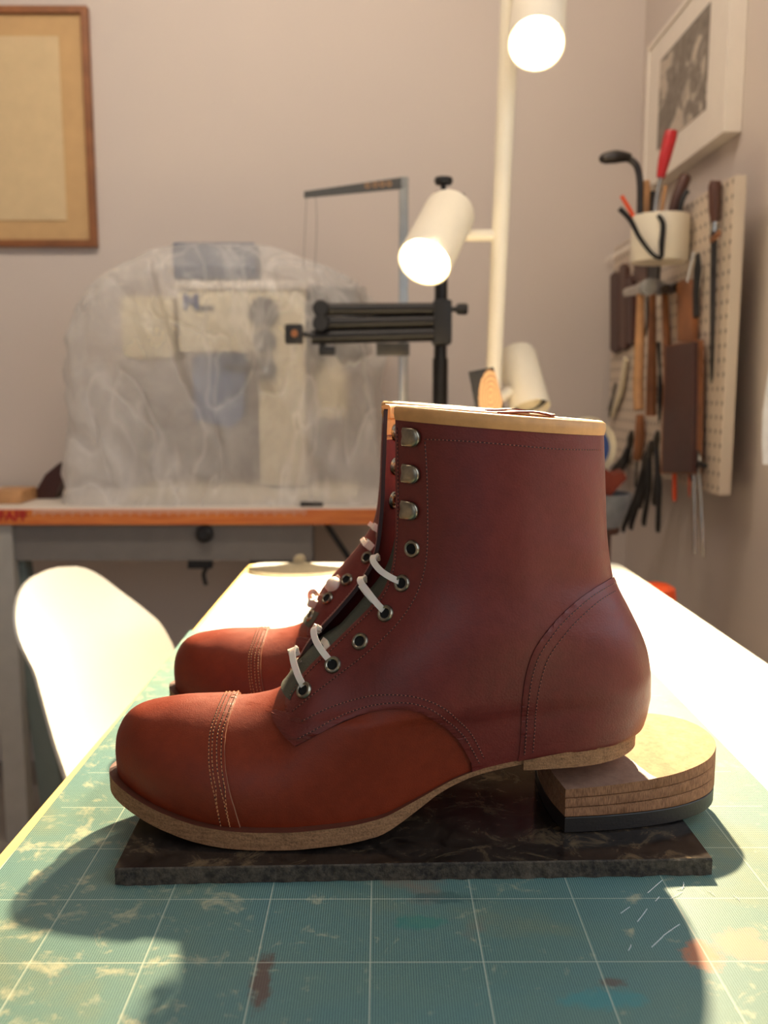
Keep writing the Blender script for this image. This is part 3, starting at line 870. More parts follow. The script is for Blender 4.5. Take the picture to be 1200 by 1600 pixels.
    # cable ties
    for path, head in ties:
        g = BM(); pts = [PY(x, y, Y) for x, y, Y in path]; sp = spline(pts, 6)
        ribbon(g, sp, .0034, .0013, [Vector((-.35, -1, .45)).normalized()] * len(sp))
        tie = obj('cable_tie', g, M['tie'], root, smooth=40)
        if head:
            hx, hy, hY, hs, ang = head; c = PY(hx, hy, hY)
            g = BM(); box(g, (-hs, -hs * .7, -hs * .8), (hs, hs * .7, hs * .8), hs * .2, mat=Matrix.Translation(c) @ Matrix.Rotation(ang, 4, 'Y') @ Matrix.Rotation(.3, 4, 'Z'))
            obj('tie_head', g, M['tie'], tie)
    return root

def sy(px, py): return S0(*px2s(px, py)).y
def tp(i, pts, yend):
    """path from eyelet i to the ridge; each pt = px,py; depth goes from surface to ridge"""
    ex_, ey_ = EYE[i]; y0 = YC + sy(ex_, ey_) - .001; n = len(pts); out = [(ex_ + 1, ey_, y0 + .002)]
    for k, (x, y) in enumerate(pts): out.append((x, y, y0 - .004 * math.sin(PI * (k + 1) / (n + 1)) + (yend - y0) * ((k + 1) / n) ** 1.3))
    return out
ties1 = [(tp(1, [(612, 903), (594, 891), (583, 876), (586, 868), (592, 872)], .497), None),
         (tp(2, [(590, 944), (575, 925), (563, 908), (567, 902), (572, 906)], .497), None),
         ([(564, 914, .488), (572, 925, .482), (583, 938, .482), (588, 947, .488)], None),
         (tp(4, [(507, 1022), (494, 1002), (490, 986), (494, 980), (500, 984)], .497), (495, 982, .494, .0024, .5)),
         ([(504, 1000, .492), (509, 1005, .486), (512, 1014, .482), (514, 1022, .486)], None),
         (tp(5, [(467, 1058), (459, 1035), (457, 1020), (460, 1013), (465, 1016)], .497), (459, 1019, .492, .0030, -.3)),
         ([(470, 1037, .492), (475, 1042, .486), (477, 1052, .482), (478, 1062, .485)], None)]
boot1 = build_boot('work_boot', 'front reddish brown leather cap toe lace boot, nearest the camera on the stone slab', 1, (0, 0, 0), ties1, '')
YR = 0.148
R_ = YC + YR
ties2 = [([(577, 818, R_ - .006), (583, 822, R_ - .010), (590, 826, R_ - .012), (592, 834, R_ - .008)], (588, 825, R_ - .014, .0030, .6)),
         ([(566, 842, R_ - .004), (570, 850, R_ - .012), (578, 857, R_ - .014), (584, 868, R_ - .010)], (577, 852, R_ - .015, .0034, .7)),
         ([(486, 940, R_ - .002), (484, 928, R_ - .006), (490, 924, R_ - .010), (496, 930, R_ - .006)], (489, 943, R_ - .012, .0036, .3))]
boot2 = build_boot('work_boot', 'rear reddish brown leather cap toe lace boot, mostly hidden behind the front one', -1, (0.0, YR, 0.0), ties2, '')
# square clear patch on the rear boot's flap
b = BM(); c = PY(524, 916, R_ - .016)
box(b, (-.0065, -.0006, -.0055), (.0065, .0006, .0055), .0004, mat=Matrix.Translation(c) @ Matrix.Rotation(-.65, 4, 'Y') @ Matrix.Rotation(.25, 4, 'Z'))
lathe(b, [(0, .006), (.003, .005), (.0055, .002), (.006, 0)], c + Vector((-.001, -.0004, .001)), (0, -1, .2), 16)
o = obj('tie_pad', b, M['tie'], boot2)

# ------------------------------------------------------------------ loose stacked heel
HL = [(0.101, .4665), (.125, .469), (.150, .474), (.170, .481), (.187, .492), (.197, .506), (.1995, .520), (.195, .535), (.184, .546), (.168, .552), (.145, .552), (.120, .549), (.100, .546), (.096, .525), (.0955, .505), (.097, .485)]
hsp = spline([(*p, 0) for p in HL + [HL[0]]], 6)[:-1]
heel = thing('stacked_heel', 'loose stacked leather heel block with black rubber top piece, under the front boot heel', 'shoe heel', (.145, .51, .009))
def heel_z(x, y, k):   # k = 0 bottom .. 1 top, top slopes up away from the camera
    return .0183 + (0.0345 - .0183 + (y - .466) * .11 + (x - .10) * .035) * k
t = NT('ribbed heel lift edge'); co = t.coord(); n = t.noise(t.mapping(co, (1, 1, .12)), 2400, 2, .5); n2 = t.noise(co, 150, 4, .6)
t.set(color=t.mix(.4, t.ramp(n, [(.35, srgb(100, 68, 50)), (.62, srgb(160, 116, 84))]), t.ramp(n2, [(.3, srgb(104, 70, 50)), (.7, srgb(164, 120, 88))])), rough=.8, normal=t.bump(n, .8, .0006), spec=.2); heel_mat = t.m
for li in range(3):
    b = BM(); rows = []
    for k, s in ((li / 3 + .005, .985), (li / 3 + .045, 1.004), ((li + 1) / 3 - .045, 1.004), ((li + 1) / 3 - .002, .990 if li < 2 else 1.0)):
        row = []
        for i, p in enumerate(hsp):
            q = Vector((.145 + (p.x - .145) * s, .51 + (p.y - .51) * s, 0)); w = noise.noise(Vector((i * .8, k * 9, li * 5))) * .0002
            q.x += w; q.y += w; q.z = heel_z(q.x, q.y, k); row.append(b.verts.new(q))
        rows.append(row)
    for r0, r1 in zip(rows, rows[1:]):
        for i in range(len(hsp)): b.faces.new((r0[i], r0[(i + 1) % len(hsp)], r1[(i + 1) % len(hsp)], r1[i]))
    b.faces.new(rows[0]); f = b.faces.new(rows[-1])
    if li == 2: f.material_index = 1
    if li == 2:
        t = NT('heel top leather'); co = t.coord(); s = t.sep(co)
        # smooth skived front part, rough tan rear part
        e = t.math('ADD', t.math('ADD', s[0], t.math('MULTIPLY', s[1], .45)), t.math('MULTIPLY', t.noise(co, 60), .006))
        k = t.math('GREATER_THAN', e, (.152 - .145) + .45 * (.478 - .51) + .003)
        n1 = t.noise(co, 180, 5, .7)
        t.set(color=t.mix(k, t.ramp(n1, [(.3, srgb(122, 92, 78)), (.7, srgb(150, 118, 100))]), t.ramp(n1, [(.3, srgb(150, 108, 70)), (.7, srgb(184, 142, 98))])),
              rough=t.math('ADD', t.math('MULTIPLY', k, .35), .4), normal=t.bump(n1, .3, .0006)); topm = t.m
    t2 = heel_mat
    obj('heel_lift', b, [t2, topm] if li == 2 else [t2], heel, smooth=40)
b = BM(); rows = []
for z, s in ((.0090, .975), (.0098, 1.0), (.0178, 1.0), (.0182, .99)):
    rows.append([b.verts.new(Vector((.145 + (p.x - .145) * s, .51 + (p.y - .51) * s, z))) for p in hsp])
for r0, r1 in zip(rows, rows[1:]):
    for i in range(len(hsp)): b.faces.new((r0[i], r0[(i + 1) % len(hsp)], r1[(i + 1) % len(hsp)], r1[i]))
b.faces.new(rows[0]); b.faces.new(rows[-1]); obj('rubber_top_piece', b, M['rubber'], heel, smooth=40)

# ------------------------------------------------------------------ half moon knife on the table
b = BM(); c0 = PZ(463, 896, TZ); pts = []
rr = .070
for k in range(25):
    an = PI + PI * k / 24; pts.append(Vector((c0.x + rr * math.cos(an), c0.y + .018 + .048 * math.sin(an), TZ + .0005)))
pts += [Vector((c0.x + .03, c0.y + .035, TZ + .0005)), Vector((c0.x + .012, c0.y + .052, TZ + .0005)), Vector((c0.x - .012, c0.y + .052, TZ + .0005)), Vector((c0.x - .03, c0.y + .035, TZ + .0005))]
prism(b, pts, (0, 0, .005)); kn = root_obj('round_knife', b, M['nickel'], c0, 'grey half moon leather knife lying at the far end of the table', 'knife', smooth=30)
b = BM(); h0 = Vector((c0.x, c0.y + .045, TZ + .0085)); tube(b, [h0, h0 + Vector((0, .012, .0)), h0 + Vector((0, .022, .0))], [.0085, .0085, .006], 14)
obj('tang', b, M['nickel'], kn)

# ------------------------------------------------------------------ moulded chair
chair = thing('shell_chair', 'white moulded plastic shell chair brightly lit at the left of the work table', 'chair', (-.36, 1.27, FLOOR))
RZ = math.radians(-24); cx, cy = -.378, 1.285
def chair_w(v): # local: x forward, y lateral, z up from floor
    c, s = math.cos(RZ), math.sin(RZ)
    return Vector((cx + v.x * c - v.y * s, cy + v.x * s + v.y * c, FLOOR + v.z))
prof = spline([(.40, 0, .405), (.36, 0, .425), (.25, 0, .420), (.12, 0, .405), (.02, 0, .415), (-.035, 0, .455), (-.06, 0, .52), (-.085, 0, .62), (-.11, 0, .70), (-.123, 0, .765)], 8)
b = BM(); NUm = 28; G1, G2 = [], []; nP = len(prof)
for j, p in enumerate(prof):
    v = j / (nP - 1)
    hw = smoothtab(v, [(0, .12), (.06, .19), (.25, .215), (.45, .175), (.6, .148), (.7, .17), (.80, .152), (.88, .122), (.94, .09), (.98, .055), (1, .025)])
    if v > .6: hw = max(.010, .148 * math.sqrt(max(0, 1 - ((v - .6) / .4) ** 2.6)))
    d = (prof[min(j + 1, nP - 1)] - prof[max(j - 1, 0)]).normalized(); nrm = Vector((-d.z, 0, d.x)); nrm = nrm if (nrm.z > 0 or nrm.x > 0) else -nrm
    if nrm.x < 0 and v > .5: nrm = -nrm
    r1, r2 = [], []
    for i in range(NUm + 1):
        u = -1 + 2 * i / NUm; curl = smoothtab(v, [(0, .0), (.15, .02), (.4, .07), (.6, .085), (.8, .06), (1, .02)]) * abs(u) ** 2.4 * (1 if v < .8 else max(0, (1 - v) / .2))
        q = p + Vector((0, u * hw, 0)) + nrm * curl
        r1.append(b.verts.new(chair_w(q))); r2.append(b.verts.new(chair_w(q - nrm * .006)))
    G1.append(r1); G2.append(r2)
for G_ in (G1, G2):
    for j in range(nP - 1):
        for i in range(NUm): b.faces.new((G_[j][i], G_[j][i + 1], G_[j + 1][i + 1], G_[j + 1][i]))
for j in range(nP - 1):
    for i in (0, NUm): b.faces.new((G1[j][i], G1[j + 1][i], G2[j + 1][i], G2[j][i]))
for j in (0, nP - 1):
    for i in range(NUm): b.faces.new((G1[j][i], G1[j][i + 1], G2[j][i + 1], G2[j][i]))
obj('seat_shell', b, M['chair'], chair, smooth=60)
for sx_, sy_ in ((1, 1), (1, -1), (-1, 1), (-1, -1)):
    b = BM(); tube(b, [chair_w(Vector((.17 + .19 * sx_, .19 * sy_, 0))), chair_w(Vector((.17 + .10 * sx_, .12 * sy_, .405)))], [.009, .014]); obj('leg', b, M['wood_tan'], chair)

# ------------------------------------------------------------------ spotlight floor lamp
lamp = thing('floor_lamp', 'white floor lamp with three cylindrical spot heads on one tall pole', 'lamp', (0.2, 1.52, FLOOR))
LY = 1.50
p0 = PY(769, 640, LY); p1 = PY(800, -60, LY); dd = (p1 - p0); foot = p0 + dd * ((FLOOR + .02 - p0.z) / dd.z)
b = BM(); tube(b, [foot, p0, p1, p1 + dd * .12], [.012, .0125, .0155, .0155], 24); obj('pole', b, M['whitepaint'], lamp)
b = BM(); lathe(b, [(0, 0), (.13, 0), (.13, .012), (.12, .02), (0, .022)], (foot.x, foot.y, FLOOR), (0, 0, 1), 40); obj('base', b, M['whitepaint'], lamp)
def spot_head(mouth, axis, rad, ln, lit, joint, nm='spot_head'):
    """mouth centre, axis from the mouth to the closed back"""
    axis = Vector(axis).normalized(); b = BM()
    lathe(b, [(rad * .93, .012), (rad * .95, .001), (rad, 0), (rad, ln - .012), (rad * .9, ln - .002), (rad * .8, ln), (0, ln), ], mouth, axis, 44)
    lathe(b, [(rad * .93, .012), (rad * .90, ln * .5), (0, ln * .5)], mouth, axis, 44, mi=1)
    h = obj(nm, b, [M['whitepaint'], M['whitepaint'] if lit else M['greyplastic']], lamp, smooth=40)
    b = BM(); tube(b, joint, .0095, 14); obj('swivel_arm', b, M['whitepaint'], h)
    b = BM(); lathe(b, [(0, .004), (rad * .35, .005), (rad * .62, .012), (rad * .76, .024), (rad * .76, .034), (rad * .4, .05), (0, .05)], mouth, axis, 32)
    obj('bulb', b, M['bulb'] if lit else M['cream'], h, smooth=60)
    return mouth, axis
mA = PY(838, 69, 1.36); axA = ((mA - CAM).normalized() + Vector((0.03, 0, .62))).normalized()
spot_head(mA, axA, .0405, .15, True, [mA + axA * .10, PY(797, -12, LY)])
mB = PY(663, 410, 1.40); axB = Vector((.30, .62, .60)).normalized()
spot_head(mB, axB, .0415, .145, True, [PY(712, 368, LY), PY(745, 368, LY), PY(786, 368, LY)])
mC = PY(829, 640, 1.52); axC = Vector((-.16, .45, .80)).normalized()
spot_head(mC, axC, .034, .115, False, [mC + axC * .05 + Vector((-.028, -.025, -.012)), PY(772, 628, LY)])
def spot(name, loc, target, power, size, blend, rad, col):
    d = bpy.data.lights.new(name, 'SPOT'); d.energy = power; d.spot_size = math.radians(size); d.spot_blend = blend; d.shadow_soft_size = rad; d.color = col
    o = bpy.data.objects.new(name, d); C.objects.link(o); o.location = loc; o.rotation_euler = (Vector(target) - Vector(loc)).to_track_quat('-Z', 'Y').to_euler(); o.parent = None; return o
spot('spot_top_beam', mA - axA * .006, (-0.02, .55, 0), 250, 100, .5, .022, (1.0, .78, .48))
spot('spot_mid_beam', mB - axB * .006, (-.12, .95, -.1), 50, 110, .6, .025, (1.0, .78, .50))

# ------------------------------------------------------------------ black camera stand with folded arm
SY = 1.78
st = thing('arm_stand', 'black metal stand with folded horizontal tube arm behind the boots', 'stand', (*PY(690, 640, SY).xy, FLOOR))
top = PY(691, 300, SY); lo = Vector((top.x, SY, FLOOR + .01))
b = BM(); tube(b, [lo, PY(688, 560, SY)], .0150, 18); tube(b, [PY(688, 560, SY), top], .0125, 18); obj('post', b, M['blackmetal'], st)
b = BM()
for k in range(3):
    an = k * 2.094 + .5; tube(b, [(lo.x, SY, FLOOR + .25), (lo.x + .16 * math.cos(an), SY + .14 * math.sin(an), FLOOR + .01)], .009, 10)
obj('tripod_base', b, M['blackmetal'], st)
b = BM(); lathe(b, [(0, .012), (.016, .012), (.018, .006), (.016, 0), (.005, 0), (.005, -.03), (.012, -.03), (.012, -.045), (0, -.045)], PY(693, 288, SY), (0, 0, 1), 20); obj('top_knob', b, M['blackplastic'], st)
b = BM(); box(b, PY(699, 322, SY + .01), PY(724, 304, SY - .015), .003); obj('clamp', b, M['blackplastic'], st)
for (x0, y0, x1, y1, r) in ((500, 484, 690, 483, .0120), (500, 506, 690, 502, .0125), (487, 527, 690, 522, .0135)):
    b = BM(); tube(b, [PY(x0, y0, SY - .03), PY(x1, y1, SY - .03)], r, 18); obj('arm_tube', b, M['blackmetal'], st)
b = BM(); lathe(b, [(0, -.02), (.014, -.02), (.016, -.016), (.016, .016), (.014, .02), (0, .02)], PY(502, 483, SY - .03), (0, 1, 0), 20)
lathe(b, [(0, -.02), (.014, -.02), (.016, -.016), (.016, .016), (.014, .02), (0, .02)], PY(502, 506, SY - .03), (0, 1, 0), 20); obj('elbow_joint', b, M['blackplastic'], st)
b = BM(); box(b, PY(677, 538, SY - .045), PY(703, 472, SY + .016), .006); obj('shoulder_clamp', b, M['blackplastic'], st)
b = BM(); tube(b, [PY(700, 484, SY), PY(716, 483, SY)], .005); lathe(b, [(0, 0), (.009, 0), (.011, .006), (.011, .018), (.009, .022), (0, .022)], PY(713, 483, SY), (1, 0, 0), 12); obj('side_knob', b, M['blackplastic'], st)
b = BM(); tube(b, [PY(490, 525, SY - .03), PY(474, 522, SY - .03)], .0045)
box(b, PY(445, 537, SY - .05), PY(474, 508, SY - .015), .004); lathe(b, [(0, .003), (.006, .003), (.007, 0)], PY(460, 521, SY - .05), (0, -1, 0), 16, mi=1); obj('mount_plate', b, [M['blackplastic'], M['wood_brown']], st)
b = BM(); tube(b, [PY(505, 532, SY - .03), PY(503, 548, SY - .03)], .006); box(b, PY(498, 555, SY - .04), PY(524, 542, SY - .02), .003); obj('lower_knob', b, M['blackplastic'], st)

# ------------------------------------------------------------------ sewing table + machine
TYF = 1.95; TZT = PY(300, 794, TYF).z; TZB = PY(300, 820, TYF).z
stb = thing('sewing_table', 'industrial sewing machine table with orange wood front edge and grey steel frame', 'table', (-.45, 2.15, FLOOR))
XL, XR = -1.25, 0.11
b = BM(); box(b, (XL, TYF + .006, TZB), (XR, BY - .03, TZT), .002); obj('table_top', b, M['offwhite'], stb, smooth=False)
b = BM(); box(b, (XL, TYF, TZB), (XR, TYF + .007, TZT - .003), .001); edge = obj('front_edge', b, M['orangewood'], stb, smooth=False)
# ruler strip printed on the edge
b = BM()
for i in range(150):
    x = PY(52, 800, TYF).x + i * .0042
    if x > PY(478, 800, TYF).x: break
    h = .012 if i % 5 == 0 else .007
    box(b, (x, TYF - .0012, TZT - .004 - h), (x + .0012, TYF + .001, TZT - .003))
obj('ruler_marks', b, M['offwhite'], edge, smooth=False)
def text(body, size, loc, mat_, parent, name, ext=.0006, rot=(PI / 2, 0, 0), bold=0.0, align='LEFT'):
    cu = bpy.data.curves.new(name, 'FONT'); cu.body = body; cu.size = size; cu.extrude = ext; cu.offset = bold; cu.align_x = align
    tmp = bpy.data.objects.new(name + '_c', cu); C.objects.link(tmp); bpy.context.view_layer.update()
    me = bpy.data.meshes.new_from_object(tmp.evaluated_get(bpy.context.evaluated_depsgraph_get())); bpy.data.objects.remove(tmp)
    me.materials.append(mat_); me.transform(Matrix.Translation(loc) @ Matrix.Rotation(rot[2], 4, 'Z') @ Matrix.Rotation(rot[0], 4, 'X'))
    w = Vector((0, 0, 0)); q = parent
    while q is not None: w += q.location; q = q.parent
    me.transform(Matrix.Translation(-w)); o = bpy.data.objects.new(name, me); C.objects.link(o); o.parent = parent; return o
text('PFAFF', .030, PY(43, 813, TYF) + Vector((0, -.001, 0)), M['red'], edge, 'lettering', bold=.001, align='RIGHT')
b = BM(); box(b, (XL + .1, TYF + .02, PY(10, 876, TYF + .02).z), (PY(488, 850, TYF + .02).x, TYF + .05, TZB)); obj('apron', b, M['greyframe'], stb, smooth=False)
b = BM()
prism(b, [PY(4, 822, 1.99), PY(38, 874, 1.99), PY(108, 1310, 1.99), PY(70, 1310, 1.99)], (0, .04, 0)); obj('leg', b, M['tealleg'], stb, smooth=False)
b = BM(); tp_ = PY(12, 870, 1.96); box(b, (PY(-14, 900, 1.96).x, 1.96, FLOOR), (PY(22, 900, 1.96).x, 2.0, TZB)); obj('leg', b, M['greyleg'], stb, smooth=False)
b = BM(); box(b, (XR - .06, 2.0, FLOOR), (XR - .02, 2.04, TZB)); obj('leg', b, M['greyleg'], stb, smooth=False)
b = BM(); prism(b, [PY(30, 990, 2.25), PY(58, 990, 2.25), PY(98, 1290, 2.25), PY(70, 1290, 2.25)], (0, .03, 0)); obj('brace', b, M['greyleg'], stb, smooth=False)
b = BM(); lathe(b, [(0, .02), (.010, .02), (.012, .014), (.018, .012), (.020, 0)], PY(320, 834, TYF + .02), (0, -1, 0), 20); obj('knob', b, M['blackplastic'], stb)
b = BM(); tube(b, spline([PY(300, 882, TYF + .04), PY(322, 884, TYF + .04), PY(318, 898, TYF + .04), PY(322, 914, TYF + .04)], 5), .005); box(b, PY(296, 886, TYF + .05), PY(330, 876, TYF + .03)); obj('hanging_hook', b, M['blackplastic'], stb)
b = BM(); tube(b, [PY(505, 812, TYF + .05), PY(552, 882, TYF + .05), PY(600, 960, TYF + .05)], .0065); obj('diagonal_rod', b, M['blackmetal'], stb)
b = BM(); box(b, (PY(390, 900, 2.2).x, 2.2, PY(390, 905, 2.2).z), (PY(488, 900, 2.2).x, 2.28, TZB)); obj('drawer_box', b, M['greyplastic'], stb, smooth=False)

MY = 2.06
mc = thing('sewing_machine', 'cream industrial sewing machine standing under a clear plastic cover', 'sewing machine', (*PY(380, 780, 2.12).xy, TZT))
zt = TZT
def mbox(nm, x0, y0, x1, y1, Y0, Y1, m, bev=.008, par=None, floor=False):
    a = PY(x0, y0, Y0); c = PY(x1, y1, Y0); lo_ = (min(a.x, c.x), Y0, zt if floor else min(a.z, c.z)); hi_ = (max(a.x, c.x), Y1, max(a.z, c.z))
    g = BM(); box(g, lo_, hi_, bev); return obj(nm, g, m, par or mc, smooth=40)
mbox('bed', 200, 764, 560, 790, MY - .01, MY + .19, M['cream'], floor=True)
mbox('column', 400, 450, 478, 760, MY, MY + .15, M['cream'])
arm = mbox('arm', 276, 452, 478, 550, MY - .004, MY + .14, M['cream'])
mbox('arm_lid', 272, 438, 480, 452, MY - .01, MY + .15, M['offwhite'], .004)
mbox('head', 186, 462, 274, 560, MY + .01, MY + .14, M['cream'], .012)
b = BM(); tube(b, [PY(225, 612, MY + .07), PY(225, 735, MY + .07)], .008); obj('needle_bar', b, M['steel'], mc)
b = BM(); box(b, PY(205, 738, MY + .03), PY(245, 728, MY + .11), .002); obj('presser_foot', b, M['steel'], mc)
for kx, ky, kr in ((413, 489, .033), (415, 535, .026), (415, 577, .026)):
    b = BM(); lathe(b, [(0, .022), (kr * .6, .022), (kr * .7, .016), (kr, .014), (kr, 0)], PY(kx, ky, MY), (0, -1, 0), 28)
    if ky == 577: lathe(b, [(0, .026), (.006, .026), (.007, .02)], PY(kx + 2, ky + 1, MY), (0, -1, 0), 12, mi=1)
    obj('tension_dial', b, [M['greyplastic'], M['steel']], mc, smooth=40)
b = BM(); lathe(b, [(0, 0), (.07, 0), (.085, .01), (.085, .035), (.07, .045), (0, .045)], PY(484, 505, MY + .08), (1, 0, 0), 36); obj('hand_wheel', b, M['greyplastic'], mc)
mbox('spool_box', 268, 378, 400, 436, MY + .02, MY + .12, M['bluegrey'])
mbox('motor_box', 486, 448, 572, 560, MY + .10, MY + .2, M['greyplastic'])
b = BM(); lathe(b, [(0, 0), (.042, 0), (.045, .01), (.045, .10), (.03, .13), (.012, .14), (0, .14)], PY(516, 652, MY + .1), (0, 0, 1), 24)
obj('oil_bottle', b, M['cream'], mc)
b = BM(); tube(b, spline([PY(352, 572, MY), PY(372, 577, MY - .01), PY(400, 574, MY - .01)], 4), .006); obj('lever', b, M['darksteel'], mc)
b = BM(); q = [PY(300, 556, MY + .03), PY(385, 548, MY + .03), PY(380, 650, MY + .03), PY(360, 668, MY + .03), PY(304, 655, MY + .03)]; prism(b, q, (0, .05, 0)); obj('cloth_bag', b, M['bluecloth'], mc, smooth=30)
text('M', .046, PY(286, 483, MY - .006), M['blue'], arm, 'logo', bold=.002)
b = BM(); box(b, PY(306, 486, MY - .0055), PY(334, 478, MY - .0035)); obj('maker_strip', b, M['greyplastic'], arm, smooth=False)

# plastic cover
cv = BM()
CXL, CXR = PY(84, 600, 2.0).x, PY(604, 700, 2.0).x
HT = [(82, 560), (92, 470), (108, 440), (150, 412), (200, 392), (264, 371), (335, 369), (402, 373), (470, 392), (530, 414), (572, 442), (584, 480), (596, 600), (606, 700)]
HTAB = [(PY(x, y, 2.0).x, PY(x, y, 2.0).z) for x, y in HT]
NS, NK = 260, 90; rows = []
y0c, y1c = 1.995, 2.385
def plan(s, k):
    # rounded rectangle in plan, s in 0..1 starting mid back
    an = 2 * PI * s - PI / 2
    c_, s_ = math.cos(an), math.sin(an); n_ = 6.0
    r_ = (abs(c_) ** n_ + abs(s_) ** n_) ** (-1 / n_)
    return c_ * r_, -s_ * r_
for j in range(NK + 1):
    k = j / NK; row = []
    for i in range(NS):
        ux, uy = plan(i / NS, k)
        if k < .72: kk = k / .72; ins = 1.0; hz = kk
        else: ins = max(0.0, 1 - ((k - .72) / .28)); hz = 1
        taper = 1 - .045 * min(1, k / .72)
        insr = math.sin(ins * PI / 2) ** .8 if ins < 1 else 1.0
        xm = (CXL + CXR) / 2 - .010 * hz; hw = (CXR - CXL) / 2 * taper
        ym = (y0c + y1c) / 2; hd = (y1c - y0c) / 2 * (1 - .12 * min(1, k / .72) ** 2)
        x = xm + ux * hw * (insr if ins < 1 else 1); y = ym + uy * hd * (insr if ins < 1 else 1)
        H = smoothtab(x, HTAB) - zt
        edge_drop = 0.10 * (abs(uy) * insr) ** 4 if ins <= 1 else 0
        z = zt + .0015 + (H - .06 * (1 if k < .72 else (1 - (1 - insr)) ** 3)) * hz if k < .72 else zt + H - .06 * insr ** 6
        z = max(z, zt + .0015)
        # folds
        v3 = Vector((x * 4.2 + z * 2.2, y * 4, z * 1.6 - x * 1.4))
        f1 = 1 - abs(noise.noise(v3 * 1.3)) * 2; f2 = 1 - abs(noise.noise(v3 * 3.1 + Vector((5, 2, 1)))) * 2
        am = (.026 * max(f1, 0) ** 3 + .010 * f2) * (min(1, .35 + hz) if k < .72 else insr * .8 + .1)
        y += uy * am * .8 - .004; x += ux * am * .9
        if k < .06: # spread hem
            y += uy * .012 * (1 - k / .06); x += ux * .012 * (1 - k / .06)
        y = min(y, BY - .004)
        row.append(cv.verts.new((x, y, z)))
    rows.append(row)
for j in range(NK):
    for i in range(NS):
        k = (i + 1) % NS
        if j == NK - 1:
            continue
        cv.faces.new((rows[j][i], rows[j][k], rows[j + 1][k], rows[j + 1][i]))
cv.faces.new(rows[NK - 1])
bmesh.ops.delete(cv, geom=[v for v in rows[NK]], context='VERTS')
root_obj('machine_cover', cv, M['poly'], (-.3, 2.19, zt), 'translucent wrinkled plastic cover draped over the sewing machine', 'plastic cover', smooth=70)

# sewing table bits
b = BM(); q = [PY(48, 768, 2.12), PY(84, 768, 2.12), PY(98, 735, 2.12), PY(92, 712, 2.12), PY(70, 730, 2.12)]; d0 = min(p.z for p in q) - TZT - .0005
prism(b, [p - Vector((0, 0, d0)) for p in q], (0, .05, 0)); root_obj('leather_wedge', b, M['leather_dark'], q[0], 'dark brown leather piece left of the covered sewing machine', 'leather piece', smooth=30)
b = BM(); a = PY(-20, 782, 2.02); c = PY(31, 762, 2.02); box(b, (a.x, 2.02, TZT + .0005), (c.x, 2.12, TZT + .030), .003); root_obj('small_box', b, M['wood_tan'], a, 'tan wooden box at the left end of the sewing table', 'box', smooth=30)
b = BM(); a = PY(486, 775, 2.02); tube(b, [(a.x - .02, 1.975, TZT + .0062), (a.x + .03, 1.97, TZT + .0062)], [.0055, .004]); root_obj('small_tool', b, M['darksteel'], a, 'small dark tool lying by the hem of the plastic cover', 'tool')

# thread stand
ts = thing('thread_stand', 'thin aluminium thread stand with perforated steel top arm', 'thread stand', (*PY(631, 640, 1.968).xy, TZT))
TS = 1.968; a = PY(631, 276, TS)
b = BM(); box(b, (a.x - .0065, TS, TZT), (a.x + .0065, TS + .012, a.z), .001); box(b, (a.x - .0095, TS + .004, TZT), (a.x + .0095, TS + .010, a.z), .001, mi=1); obj('upright', b, [M['alu'], M['darkalu']], ts, smooth=30)
b = BM()
for yy in (482, 500, 521, 543):
    p = PY(631, yy, TS); lathe(b, [(0, .002), (.003, .002), (.004, 0)], (p.x, TS, p.z), (0, -1, 0), 12)
obj('screw', b, M['steel'], ts)
b = BM(); prism(b, [PY(475, 299, TS), PY(634, 276, TS), PY(634, 294, TS), PY(475, 309, TS)], (0, .006, 0)); tarm = obj('top_arm', b, M['darkalu'], ts, smooth=30)
b = BM()
for xx in (574, 586, 597, 608): lathe(b, [(.0035, .001), (.0055, .001), (.0055, 0)], PY(xx, 299 - (xx - 475) * .09, TS - .001), (0, -1, 0), 14)
obj('guide_ring', b, M['wood_tan'], tarm)
b = BM(); box(b, (PY(588, 545, TS).x, TS - .004, PY(588, 556, TS).z), (PY(640, 545, TS).x, TS - .0005, PY(588, 536, TS).z), .001); obj('bracket', b, M['darkalu'], ts, smooth=30)
for x0_, x1_ in ((479, 474), (493, 492)):
    b = BM(); tube(b, spline([PY(x0_, 307, TS), PY(x1_ + 3, 350, TS + .01), PY(x1_, 420, TS + .02)], 4), .0006, 5); obj('thread', b, M['greyplastic'], ts)

# ------------------------------------------------------------------ card leaning behind the boot
def cardmat():
    t = NT('black card with tan swirl print'); co = t.coord(); s = t.sep(co)
    dx = t.math('DIVIDE', s[0], .0175); dz = t.math('DIVIDE', t.math('SUBTRACT', s[2], .028), .037)
    r = t.math('SQRT', t.math('ADD', t.math('MULTIPLY', dx, dx), t.math('MULTIPLY', dz, dz)))
    n = t.noise(co, 60, 4, .6, 1.5)
    r2 = t.math('ADD', r, t.math('MULTIPLY', t.math('SUBTRACT', n, .5), .25))
    rings = t.math('MULTIPLY', t.math('ADD', t.math('SINE', t.math('MULTIPLY', r2, 30.0)), 1.0), .5)
    colr = t.mix(rings, srgb(170, 124, 84), srgb(214, 172, 122))
    t.set(color=t.mix(t.math('LESS_THAN', r2, 1.0), srgb(34, 30, 28), colr), rough=.6); return t.m
CYD = 1.30
pts = [PY(732, 581, CYD), PY(771, 573, CYD), PY(792, 650, CYD), PY(745, 650, CYD)]
d = (pts[3] - pts[0]); e2 = (pts[2] - pts[1]); zb = 0.04
b = BM(); base_l = pts[0] + d * ((TZ - pts[0].z) / d.z); base_r = pts[1] + e2 * ((TZ - pts[1].z) / e2.z)
prism(b, [pts[0], pts[1], base_r, base_l], (0, .002, 0))
